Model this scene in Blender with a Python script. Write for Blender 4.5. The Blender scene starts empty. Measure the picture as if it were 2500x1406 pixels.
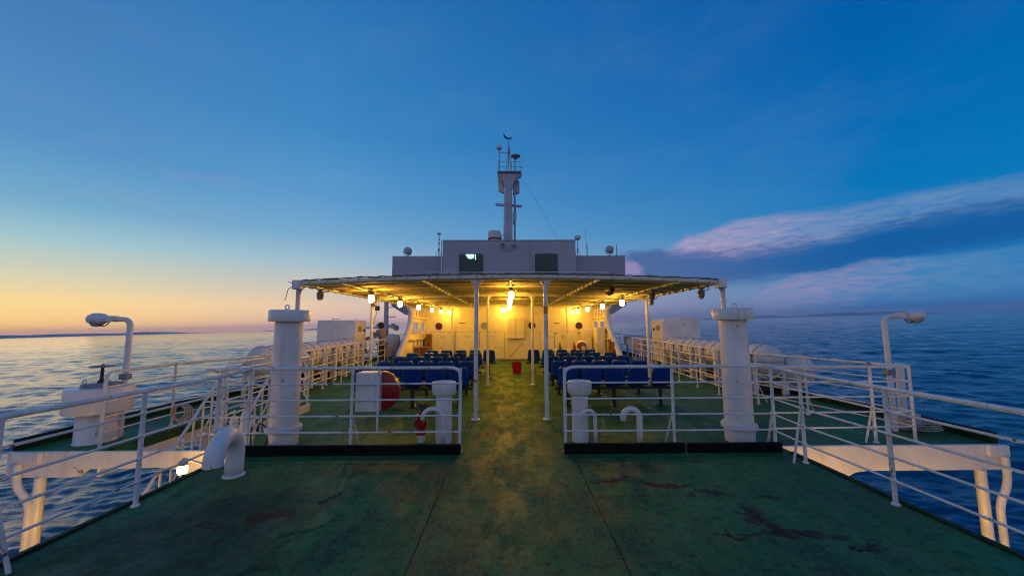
import bpy, math, random
from mathutils import Vector, Matrix, Quaternion
random.seed(7)
R = math.radians
SC = bpy.context.scene
COL = SC.collection

# ---------------------------------------------------------------- camera
cam_d = bpy.data.cameras.new('camera'); cam = bpy.data.objects.new('camera', cam_d); COL.objects.link(cam)
cam_d.sensor_width = 36.0; cam_d.lens = 900 / 2500 * 36.0
cam_d.clip_start = 0.05; cam_d.clip_end = 120000
yaw, pitch, roll = R(0.57), R(5.65), R(0.25)
fw = Vector((math.sin(yaw) * math.cos(pitch), math.cos(yaw) * math.cos(pitch), math.sin(pitch)))
r0 = Vector((math.cos(yaw), -math.sin(yaw), 0)); u0 = r0.cross(fw)
rt = r0 * math.cos(roll) - u0 * math.sin(roll); up = u0 * math.cos(roll) + r0 * math.sin(roll)
cam.matrix_world = Matrix(((rt.x, up.x, -fw.x, -0.04), (rt.y, up.y, -fw.y, 0.0), (rt.z, up.z, -fw.z, 1.6), (0, 0, 0, 1)))
SC.camera = cam
SC.view_settings.view_transform = 'Standard'; SC.view_settings.look = 'None'
SC.view_settings.exposure = 0.0; SC.view_settings.gamma = 1.0
SC.cycles.use_denoising = True
SC.cycles.caustics_reflective = False; SC.cycles.caustics_refractive = False
SC.cycles.sample_clamp_indirect = 4.0
SC.cycles.max_bounces = 8; SC.cycles.filter_width = 1.1

LIST = R(1.28)            # the ship lists: the sea and sky are tilted this much about the ship's long axis
SUN_AZ = R(-62)           # the sun has just gone down over the port bow

# ---------------------------------------------------------------- node helpers
def lin(c):
    return tuple((v / 255 / 12.92) if v / 255 <= 0.04045 else ((v / 255 + 0.055) / 1.055) ** 2.4 for v in c)

class NT:
    def __init__(s, tree): s.t = tree; s.n = tree.nodes; s.l = tree.links
    def node(s, typ, **kw):
        n = s.n.new(typ)
        for k, v in kw.items(): setattr(n, k, v)
        return n
    def put(s, sock, v):
        if hasattr(v, 'is_linked'): s.l.new(v, sock)
        elif v is not None: sock.default_value = v
    def math(s, op, a, b=None, c=None, clamp=False):
        n = s.node('ShaderNodeMath', operation=op, use_clamp=clamp)
        s.put(n.inputs[0], a); s.put(n.inputs[1], b)
        if c is not None: s.put(n.inputs[2], c)
        return n.outputs[0]
    def mr(s, v, a, b, c=0.0, d=1.0, smooth=True):
        n = s.node('ShaderNodeMapRange', interpolation_type='SMOOTHSTEP' if smooth else 'LINEAR')
        for i, x in enumerate((v, a, b, c, d)): s.put(n.inputs[i], x)
        return n.outputs[0]
    def mix(s, f, a, b, mode='MIX'):
        n = s.node('ShaderNodeMix', data_type='RGBA', blend_type=mode)
        s.put(n.inputs[0], f)
        for i, x in ((6, a), (7, b)): s.put(n.inputs[i], x if hasattr(x, 'is_linked') else (x[0], x[1], x[2], 1.0))
        return n.outputs[2]
    def noise(s, vec, scale, detail=3, rough=0.55, dist=0.0):
        n = s.node('ShaderNodeTexNoise')
        s.put(n.inputs['Vector'], vec); n.inputs['Scale'].default_value = scale
        n.inputs['Detail'].default_value = detail; n.inputs['Roughness'].default_value = rough; n.inputs['Distortion'].default_value = dist
        return n.outputs['Fac']
    def mapping(s, vec, scale=(1, 1, 1), loc=(0, 0, 0), rot=(0, 0, 0)):
        n = s.node('ShaderNodeMapping'); s.put(n.inputs[0], vec)
        n.inputs['Location'].default_value = loc; n.inputs['Rotation'].default_value = rot; n.inputs['Scale'].default_value = scale
        return n.outputs[0]
    def ramp(s, f, stops):
        n = s.node('ShaderNodeValToRGB'); e = n.color_ramp.elements
        while len(e) < len(stops): e.new(0.5)
        for el, (p, c) in zip(e, stops): el.position = p; el.color = (*c, 1)
        s.put(n.inputs[0], f); return n.outputs[0]
    def pos(s): return s.node('ShaderNodeNewGeometry').outputs['Position']
    def bump(s, h, strength, dist, normal=None):
        n = s.node('ShaderNodeBump'); n.inputs['Strength'].default_value = strength; n.inputs['Distance'].default_value = dist
        s.put(n.inputs['Height'], h)
        if normal is not None: s.put(n.inputs['Normal'], normal)
        return n.outputs[0]

# ---------------------------------------------------------------- sky
def make_world():
    w = bpy.data.worlds.new('World'); SC.world = w; w.use_nodes = True
    k = NT(w.node_tree); k.n.clear()
    gen = k.node('ShaderNodeTexCoord').outputs['Generated']
    def dot(v):
        n = k.node('ShaderNodeVectorMath', operation='DOT_PRODUCT'); k.put(n.inputs[0], gen); n.inputs[1].default_value = v
        return n.outputs['Value']
    x = dot((math.cos(LIST), 0, math.sin(LIST))); y = dot((0, 1, 0)); z = dot((-math.sin(LIST), 0, math.cos(LIST)))
    el = k.math('MULTIPLY', k.math('ARCSINE', z), 180 / math.pi)
    az = k.math('MULTIPLY', k.math('ARCTAN2', x, y), 180 / math.pi)
    d = k.math('ABSOLUTE', k.math('SUBTRACT', az, math.degrees(SUN_AZ)))
    ang = k.math('SUBTRACT', 180, k.math('ABSOLUTE', k.math('SUBTRACT', d, 180)))
    e = k.math('DIVIDE', el, 60, clamp=True)
    def rp(st): return k.ramp(e, [(a / 60, lin(c)) for a, c in st])
    A = rp([(0, (250, 176, 124)), (1.2, (255, 204, 118)), (3.5, (250, 216, 142)), (6.0, (222, 216, 184)), (9.5, (166, 203, 210)), (13, (118, 174, 207)), (19, (84, 146, 198)), (29, (70, 128, 186)), (44, (40, 108, 176)), (60, (26, 92, 164))])
    B = rp([(0, (204, 164, 160)), (1.6, (222, 182, 160)), (3.5, (228, 197, 168)), (6.0, (205, 200, 188)), (9.0, (168, 194, 208)), (13, (122, 172, 208)), (18, (94, 156, 206)), (27, (62, 136, 196)), (41, (44, 118, 182)), (60, (24, 92, 164))])
    C = rp([(0, (40, 100, 168)), (2.5, (54, 128, 188)), (6, (30, 126, 188)), (12, (4, 121, 187)), (20, (0, 109, 181)), (30, (0, 96, 171)), (40, (0, 88, 164)), (60, (6, 80, 156))])
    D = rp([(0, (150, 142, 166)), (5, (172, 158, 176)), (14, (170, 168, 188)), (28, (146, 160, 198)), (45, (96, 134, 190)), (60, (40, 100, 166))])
    c = k.mix(k.mr(ang, 6, 40), A, B)
    c = k.mix(k.mr(ang, 34, 108, smooth=False), c, C)
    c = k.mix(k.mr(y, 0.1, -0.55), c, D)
    # faint mottling of the high haze
    n1 = k.noise(k.mapping(gen, (2.2, 2.2, 7)), 1.6, 5, 0.6)
    c = k.mix(k.math('MULTIPLY', k.mr(n1, 0.45, 0.75), 0.05), c, lin((150, 165, 200)))
    # long clouds over the starboard bow: bands in (azimuth, elevation) with ragged edges
    comb = k.node('ShaderNodeCombineXYZ'); k.put(comb.inputs[0], az); k.put(comb.inputs[1], el)
    uv = comb.outputs[0]
    wob = k.math('SUBTRACT', k.noise(k.mapping(uv, (0.10, 0.34, 1), rot=(0, 0, R(-6))), 1.0, 6, 0.6), 0.5)
    fine = k.math('SUBTRACT', k.noise(k.mapping(uv, (0.42, 1.9, 1), rot=(0, 0, R(-10))), 1.0, 9, 0.72, 0.3), 0.5)
    wv = k.math('ADD', k.math('MULTIPLY', wob, 2.2), k.math('MULTIPLY', fine, 1.5))
    ev = k.math('ADD', el, wv)
    def curve(stops):     # piecewise line in azimuth -> value
        v = None
        for (a0, v0), (a1, v1) in zip(stops, stops[1:]):
            seg = k.mr(az, a0, a1, 0.0, v1 - v0, smooth=True)
            v = k.math('ADD', seg, v0) if v is None else k.math('ADD', v, seg)
        return v
    def band(top, bot, soft_t, soft_b):
        t = curve(top); b = curve(bot)
        return k.math('MULTIPLY', k.mr(k.math('SUBTRACT', t, ev), -soft_t, soft_t), k.mr(k.math('SUBTRACT', ev, b), -soft_b, soft_b))
    def fade(a0, a1, b0, b1):
        return k.math('MULTIPLY', k.mr(az, a0, a1), k.mr(az, b1, b0))
    dark = k.math('MULTIPLY', band([(17, 10.0), (26, 9.8), (36, 9.4), (46, 10.2), (62, 10.6)], [(17, 5.2), (30, 4.8), (40, 5.0), (52, 6.2), (62, 6.6)], 0.5, 1.1), fade(16, 19.5, 56, 70))
    c = k.mix(k.math('MULTIPLY', dark, 0.80), c, k.mix(k.mr(az, 22, 42), lin((66, 92, 150)), lin((10, 84, 154))))
    pink1 = k.math('MULTIPLY', band([(23, 9.9), (27, 11.4), (33, 12.9), (41, 12.5), (47, 12.3), (58, 12.0)], [(23, 9.5), (28, 9.3), (33, 8.3), (41, 8.5), (47, 9.8), (58, 9.9)], 0.6, 1.2), fade(22.5, 27, 50, 70))
    c = k.mix(k.math('MULTIPLY', pink1, k.mr(fine, -0.22, 0.2, 0.30, 1.0)), c, k.mix(k.mr(az, 27, 48), lin((180, 160, 194)), lin((104, 142, 188))))
    pink2 = k.math('MULTIPLY', band([(32, 2.9), (40, 5.1), (46, 5.9), (58, 6.0)], [(32, 0.9), (40, 1.6), (46, 2.0), (58, 2.0)], 0.35, 1.6), fade(32, 36, 48, 62))
    c = k.mix(k.math('MULTIPLY', pink2, k.mr(fine, -0.2, 0.2, 0.12, 0.95)), c, k.mix(k.mr(az, 40, 52), lin((150, 144, 184)), lin((96, 142, 186))))
    low = k.math('MULTIPLY', band([(14, 8.6), (19, 8.8), (20.5, 7.8), (22, 6.2)], [(14, 5.4), (22, 5.4)], 0.5, 0.8), fade(12, 15, 19.6, 21.0))
    c = k.mix(k.math('MULTIPLY', low, 0.75), c, lin((160, 142, 186)))
    # a few thin rosy wisps to port
    wisp = k.math('MULTIPLY', k.mr(k.noise(k.mapping(uv, (0.08, 0.22, 1), (3.1, 0.7, 0)), 1.0, 6, 0.6), 0.46, 0.74), k.math('MULTIPLY', k.mr(el, 9, 13), k.mr(el, 24, 19)))
    wisp = k.math('MULTIPLY', wisp, k.mr(az, -30, -38))
    c = k.mix(k.math('MULTIPLY', wisp, 0.26), c, lin((150, 150, 190)))
    gl = k.math('ADD', 1.0, k.math('MULTIPLY', k.mr(el, 7.0, 0.3, 0.0, 0.30), k.mr(ang, 85, 45))); gc = k.node('ShaderNodeCombineXYZ')      # bright band low over the sea, dulled again by the haze
    for i_ in range(3): k.put(gc.inputs[i_], gl)
    c = k.mix(1.0, c, gc.outputs[0], 'MULTIPLY')
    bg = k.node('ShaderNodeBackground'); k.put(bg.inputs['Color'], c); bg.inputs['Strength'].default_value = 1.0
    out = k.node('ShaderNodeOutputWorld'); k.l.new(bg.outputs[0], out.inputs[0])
make_world()

sun_d = bpy.data.lights.new('sun', 'SUN'); sun_d.energy = 0.08; sun_d.angle = R(28); sun_d.color = (1.0, 0.66, 0.40)
sun = bpy.data.objects.new('sun', sun_d); COL.objects.link(sun)
sd = Vector((math.sin(SUN_AZ), math.cos(SUN_AZ), math.tan(R(4)))).normalized()
sun.rotation_euler = sd.to_track_quat('Z', 'Y').to_euler()

# ---------------------------------------------------------------- materials
def new_mat(name):
    m = bpy.data.materials.new(name); m.use_nodes = True
    k = NT(m.node_tree); b = m.node_tree.nodes['Principled BSDF']
    return m, k, b
def paint(name, c, rough=0.4, var=0.14, rust=0.0, scale=3.0, bump=0.25, metal=0.0, streak=0.0, spec=0.5):
    m, k, b = new_mat(name); p = k.pos()
    n = k.noise(p, scale, 5, 0.62)
    dk = tuple(v * (1 - var * 1.6) for v in c)
    col = k.mix(k.mr(n, 0.32, 0.68), dk, c)
    if streak:
        s = k.noise(k.mapping(p, (9, 9, 0.8)), 1.0, 4, 0.6)
        col = k.mix(k.math('MULTIPLY', k.mr(s, 0.52, 0.75), streak), col, (0.34, 0.24, 0.15))
    if rust:
        s = k.noise(k.mapping(p, (1, 1, 0.7)), 8.0, 6, 0.7)
        t = 0.72 - rust * 0.12
        col = k.mix(k.mr(s, t, t + 0.05), col, (0.16, 0.055, 0.02))
    k.put(b.inputs['Base Color'], col)
    n2 = k.noise(p, 28, 3, 0.6)
    k.put(b.inputs['Roughness'], k.mr(n2, 0.3, 0.7, rough - 0.07, rough + 0.12) if bump else rough + 0.02)
    b.inputs['Metallic'].default_value = metal
    b.inputs['Specular IOR Level'].default_value = spec
    if bump: k.put(b.inputs['Normal'], k.bump(k.noise(p, 9, 3, 0.5), bump * 0.6, 0.012, k.bump(k.noise(p, 45, 4, 0.6), bump, 0.003)))
    return m
def emit(name, c, strength):
    m, k, b = new_mat(name)
    b.inputs['Base Color'].default_value = (0.8, 0.7, 0.5, 1); b.inputs['Emission Color'].default_value = (*c, 1); b.inputs['Emission Strength'].default_value = strength
    return m
def glass(name, c, rough=0.05, spec=0.6):
    m, k, b = new_mat(name); b.inputs['Base Color'].default_value = (*c, 1); b.inputs['Roughness'].default_value = rough
    b.inputs['Specular IOR Level'].default_value = spec
    return m

M = {}
M['white'] = paint('white_paint', (0.76, 0.76, 0.75), 0.36, 0.10, 0.6, 2.2, 0.7, streak=0.30)
M['rail'] = paint('rail_paint', (0.77, 0.77, 0.76), 0.34, 0.16, 0.95, 6.0, 0.8)
M['wall'] = paint('wall_paint', (0.74, 0.69, 0.55), 0.42, 0.09, 0.25, 1.1, 0.2, streak=0.14)
M['house'] = paint('wheelhouse_paint', (0.40, 0.39, 0.46), 0.5, 0.06, 0.0, 0.7, 0.2, streak=0.10)
M['mastgrey'] = paint('mast_paint', (0.46, 0.46, 0.54), 0.5, 0.12, 0.3, 2.0, 0.2)
M['raft'] = paint('raft_fibreglass', (0.68, 0.66, 0.62), 0.38, 0.10, 0.0, 4.0, 0.15, streak=0.4)
M['blue'] = paint('blue_plastic', (0.005, 0.042, 0.250), 0.2, 0.03, 0.0, 1.0, 0.0)
M['red'] = paint('red_paint', (0.38, 0.008, 0.012), 0.3, 0.2, 0.0, 3.0, 0.1)
M['redvalve'] = paint('red_valve_paint', (0.30, 0.010, 0.012), 0.35, 0.2, 0.2, 9.0, 0.4)
M['black'] = paint('black_steel', (0.012, 0.013, 0.016), 0.45, 0.2, 0.0, 6.0, 0.2)
M['rubber'] = paint('black_rubber', (0.015, 0.015, 0.016), 0.6, 0.2, 0.0, 6.0, 0.1)
M['kerb'] = paint('dark_green_kerb', (0.004, 0.011, 0.009), 0.7, 0.3, 0.0, 5.0, 0.5, spec=0.12)
M['bulwark'] = paint('bulwark_green', (0.012, 0.042, 0.022), 0.6, 0.3, 0.3, 4.0, 0.5, spec=0.2)
M['brass'] = paint('brass', (0.42, 0.26, 0.07), 0.32, 0.2, 0.0, 9.0, 0.1, metal=0.8)
M['steel'] = paint('grey_steel', (0.30, 0.31, 0.34), 0.4, 0.2, 0.1, 5.0, 0.1, metal=0.4)
M['wood'] = paint('brown_wood', (0.22, 0.09, 0.03), 0.55, 0.25, 0.0, 9.0, 0.3)
M['canvas'] = paint('canopy_canvas', (0.82, 0.70, 0.40), 0.75, 0.10, 0.0, 2.0, 0.4, streak=0.18)
M['canvastop'] = M['canvas']
M['batten'] = paint('varnished_batten', (0.48, 0.36, 0.18), 0.5, 0.25, 0.0, 6.0, 0.3)
M['rope'] = paint('rope_fibre', (0.45, 0.40, 0.33), 0.85, 0.25, 0.0, 20.0, 0.6)
M['darkrope'] = paint('tarred_rope', (0.16, 0.13, 0.12), 0.85, 0.25, 0.0, 20.0, 0.6)
M['label'] = paint('label_plate', (0.20, 0.04, 0.025), 0.5, 0.2, 0.0, 20.0, 0.0)
M['notice'] = paint('grey_notice', (0.34, 0.30, 0.30), 0.5, 0.2, 0.0, 30.0, 0.0)
M['ink'] = paint('black_ink', (0.012, 0.012, 0.02), 0.5, 0.1, 0.0, 20.0, 0.0)
M['seam'] = paint('panel_gap', (0.16, 0.11, 0.06), 0.7, 0.1, 0.0, 20.0, 0.0)
M['winglass'] = glass('window_glass', (0.045, 0.085, 0.078), 0.12, 0.25)
M['brownglass'] = glass('porthole_brown', (0.06, 0.022, 0.012), 0.12)
M['greyglass'] = glass('porthole_grey', (0.25, 0.27, 0.30), 0.12)
M['mirror'] = glass('side_window', (0.30, 0.28, 0.36), 0.15)
M['lampglass'] = glass('lamp_glass', (0.32, 0.28, 0.20), 0.12)
M['lens'] = glass('lamp_lens', (0.30, 0.33, 0.36), 0.12)
M['bulb'] = emit('lit_globe', (1.0, 0.485, 0.050), 160.0)
M['bulb2'] = emit('lit_deck_globe', (1.0, 0.50, 0.07), 42.0)
M['bulb4'] = emit('lit_girder_globe', (1.0, 0.50, 0.07), 150.0)
M['bulb3'] = emit('lit_lower_globe', (1.0, 0.50, 0.07), 260.0)
M['tubelight'] = emit('wheelhouse_tube', (0.50, 1.0, 0.80), 1.3)
M['skin'] = paint('skin', (0.40, 0.22, 0.15), 0.5, 0.08, 0.0, 9.0, 0.0)
M['shirt'] = paint('lilac_shirt', (0.17, 0.16, 0.23), 0.85, 0.12, 0.0, 8.0, 0.0)
M['trousers'] = paint('dark_trousers', (0.05, 0.04, 0.05), 0.85, 0.15, 0.0, 8.0, 0.0)
M['hat'] = paint('dark_cloth', (0.02, 0.017, 0.017), 0.85, 0.15, 0.0, 8.0, 0.0)
M['orange'] = paint('lifebuoy_orange', (0.55, 0.06, 0.03), 0.45, 0.15, 0.0, 8.0, 0.1)
M['tape'] = paint('orange_tape', (0.60, 0.22, 0.03), 0.5, 0.1, 0.0, 8.0, 0.0)
M['green'] = paint('green_plastic', (0.06, 0.13, 0.05), 0.4, 0.15, 0.0, 8.0, 0.0)
M['cover'] = paint('white_tarpaulin', (0.62, 0.60, 0.64), 0.8, 0.12, 0.0, 3.0, 0.6)
M['pinkbox'] = paint('weathered_box', (0.50, 0.40, 0.40), 0.6, 0.12, 0.2, 4.0, 0.2)

def deck_mat():
    m, k, b = new_mat('green_deck'); p = k.pos()
    sep = k.node('ShaderNodeSeparateXYZ'); k.put(sep.inputs[0], p); X, Y = sep.outputs[0], sep.outputs[1]
    big = k.noise(p, 0.7, 5, 0.6); mid = k.noise(k.mapping(p, (1.0, 0.45, 1)), 2.4, 6, 0.65); fin = k.noise(p, 12, 6, 0.72)
    col = k.mix(k.mr(big, 0.3, 0.7), (0.016, 0.094, 0.030), (0.034, 0.172, 0.054))
    col = k.mix(k.math('MULTIPLY', k.mr(mid, 0.46, 0.62), 0.70), col, (0.062, 0.135, 0.040))          # scuffed lanes
    col = k.mix(k.math('MULTIPLY', k.mr(k.noise(k.mapping(p, (0.9, 0.5, 1), (4, 2, 0)), 2.0, 6, 0.7), 0.48, 0.66), 0.70), col, (0.020, 0.040, 0.024))   # grime
    col = k.mix(k.math('MULTIPLY', k.mr(k.noise(k.mapping(p, (1.6, 0.7, 1), (9, 2, 0)), 3.2, 6, 0.72), 0.54, 0.68), 0.46), col, (0.11, 0.105, 0.042))   # worn through to buff primer; the buff also paints in lamplit patches
    col = k.mix(k.math('MULTIPLY', k.mr(fin, 0.50, 0.62), 0.70), col, (0.010, 0.030, 0.017))
    grit = k.noise(k.mapping(p, (1, 0.6, 1)), 34, 4, 0.75)
    col = k.mix(k.math('MULTIPLY', k.mr(grit, 0.50, 0.64), 0.55), col, (0.060, 0.20, 0.085))
    gx = k.math('ADD', X, k.math('MULTIPLY', k.math('SUBTRACT', big, 0.5), 1.4)); gy = k.math('ADD', Y, k.math('MULTIPLY', k.math('SUBTRACT', mid, 0.5), 1.2))
    for cx, cy, rx, ry, f in [(-2.5, 2.7, 0.9, 0.8, 0.75), (-2.2, 3.55, 0.8, 0.28, 0.6), (-1.6, 4.3, 0.7, 0.2, 0.5), (-0.9, 3.9, 0.35, 0.35, 0.45), (1.6, 4.45, 0.9, 0.14, 0.4)]:
        dx = k.math('DIVIDE', k.math('SUBTRACT', gx, cx), rx); dy = k.math('DIVIDE', k.math('SUBTRACT', gy, cy), ry)
        dd = k.math('ADD', k.math('MULTIPLY', dx, dx), k.math('MULTIPLY', dy, dy))
        col = k.mix(k.math('MULTIPLY', k.mr(dd, 1.5, 0.4), k.math('MULTIPLY', k.mr(fin, 0.35, 0.6, 0.6, 1.0), f)), col, (0.010, 0.026, 0.018))
    # rust stains: blobs strung along the places where water stands
    warp = k.noise(p, 3.0, 5, 0.7); warp2 = k.noise(k.mapping(p, (1, 1, 1), (7, 3, 1)), 3.4, 5, 0.7)
    xw = k.math('ADD', X, k.math('MULTIPLY', k.math('SUBTRACT', warp, 0.5), 0.9)); yw = k.math('ADD', Y, k.math('MULTIPLY', k.math('SUBTRACT', warp2, 0.5), 0.7))
    tot = None
    for cx, cy, rx, ry in [(1.05, 3.98, 0.26, 0.05), (1.45, 3.82, 0.26, 0.055), (1.85, 3.62, 0.20, 0.07), (2.05, 3.22, 0.10, 0.22), (2.15, 2.98, 0.26, 0.10), (1.75, 2.98, 0.20, 0.05), (2.52, 2.82, 0.14, 0.05), (2.3, 3.62, 0.10, 0.05), (-2.05, 3.32, 0.22, 0.10), (-2.5, 3.15, 0.22, 0.03)]:
        dx = k.math('DIVIDE', k.math('SUBTRACT', xw, cx), rx); dy = k.math('DIVIDE', k.math('SUBTRACT', yw, cy), ry)
        dd = k.math('ADD', k.math('MULTIPLY', dx, dx), k.math('MULTIPLY', dy, dy))
        g = k.mr(dd, 1.6, 0.35)
        tot = g if tot is None else k.math('MAXIMUM', tot, g)
    tot = k.math('MULTIPLY', tot, k.mr(fin, 0.30, 0.50, 0.45, 1.0))
    col = k.mix(tot, col, (0.030, 0.014, 0.009))
    specks = k.mr(k.noise(p, 34, 3, 0.6), 0.70, 0.76)
    col = k.mix(k.math('MULTIPLY', specks, 0.7), col, (0.04, 0.016, 0.010))
    # weld seams fore and aft
    wob = k.math('MULTIPLY', k.math('SUBTRACT', k.noise(p, 5, 3, 0.6), 0.5), 0.018)
    seam = None
    for sx in (-0.71, 0.74):
        g = k.mr(k.math('ABSOLUTE', k.math('SUBTRACT', k.math('ADD', X, wob), sx)), 0.011, 0.003)
        seam = g if seam is None else k.math('MAXIMUM', seam, g)
    for sy in (1.2, 4.62, 7.0, 9.4, 11.8):
        g = k.mr(k.math('ABSOLUTE', k.math('SUBTRACT', k.math('ADD', Y, wob), sy)), 0.010, 0.003)
        seam = k.math('MAXIMUM', seam, k.math('MULTIPLY', g, 0.7))
    col = k.mix(k.math('MULTIPLY', seam, k.mr(mid, 0.35, 0.6, 0.55, 1.0)), col, (0.008, 0.014, 0.009))
    k.put(b.inputs['Base Color'], col)
    k.put(b.inputs['Roughness'], k.mr(k.noise(k.mapping(p, (1.2, 0.5, 1)), 3.2, 6, 0.7), 0.36, 0.66, 0.46, 0.74))
    h = k.math('ADD', k.math('MULTIPLY', grit, 0.12), k.math('MULTIPLY', fin, 0.45)); h = k.math('ADD', h, k.math('ADD', k.math('MULTIPLY', mid, 0.9), k.math('MULTIPLY', seam, 0.35)))
    h = k.math('ADD', h, k.math('MULTIPLY', tot, -0.3))
    k.put(b.inputs['Normal'], k.bump(h, 0.8, 0.016))
    b.inputs['Specular IOR Level'].default_value = 0.17
    return m
M['deck'] = deck_mat()

def sea_mat():
    m, k, b = new_mat('sea_water'); p = k.pos()
    n2 = k.noise(k.mapping(p, (0.9, 2.0, 1), rot=(0, 0, R(12))), 1.0, 5, 0.62, 0.4)
    n3 = k.noise(k.mapping(p, (0.010, 0.03, 1), rot=(0, 0, R(-4))), 1.0, 4, 0.55)
    col = k.mix(k.mr(n3, 0.35, 0.65), (0.002, 0.036, 0.095), (0.003, 0.048, 0.120))
    k.put(b.inputs['Base Color'], col); b.inputs['IOR'].default_value = 1.333
    k.put(b.inputs['Roughness'], k.mr(n3, 0.35, 0.65, 0.08, 0.15))
    k.put(b.inputs['Normal'], k.bump(n2, 0.6, 0.12))
    return m
M['sea'] = sea_mat()
M['hill'] = paint('far_hillside', (0.52, 0.48, 0.52), 0.9, 0.2, 0.0, 0.001, 0.0)

# ---------------------------------------------------------------- mesh builder
LOC = {}
def fillet(pts, r, n=6):
    pts = [Vector(p) for p in pts]; out = [pts[0]]
    for a, b, c in zip(pts, pts[1:], pts[2:]):
        d1 = (a - b); d2 = (c - b); l = min(r, d1.length * 0.49, d2.length * 0.49)
        s, e = b + d1.normalized() * l, b + d2.normalized() * l
        for i in range(n + 1):
            t = i / n; out.append(s * (1 - t) ** 2 + b * 2 * t * (1 - t) + e * t * t)
    out.append(pts[-1]); return out
def arc(c, r, a0, a1, n, ax='xz'):
    out = []
    for i in range(n + 1):
        a = R(a0 + (a1 - a0) * i / n); u, v = r * math.cos(a), r * math.sin(a)
        out.append(Vector(c) + (Vector((u, 0, v)) if ax == 'xz' else Vector((0, u, v)) if ax == 'yz' else Vector((u, v, 0))))
    return out

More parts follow.
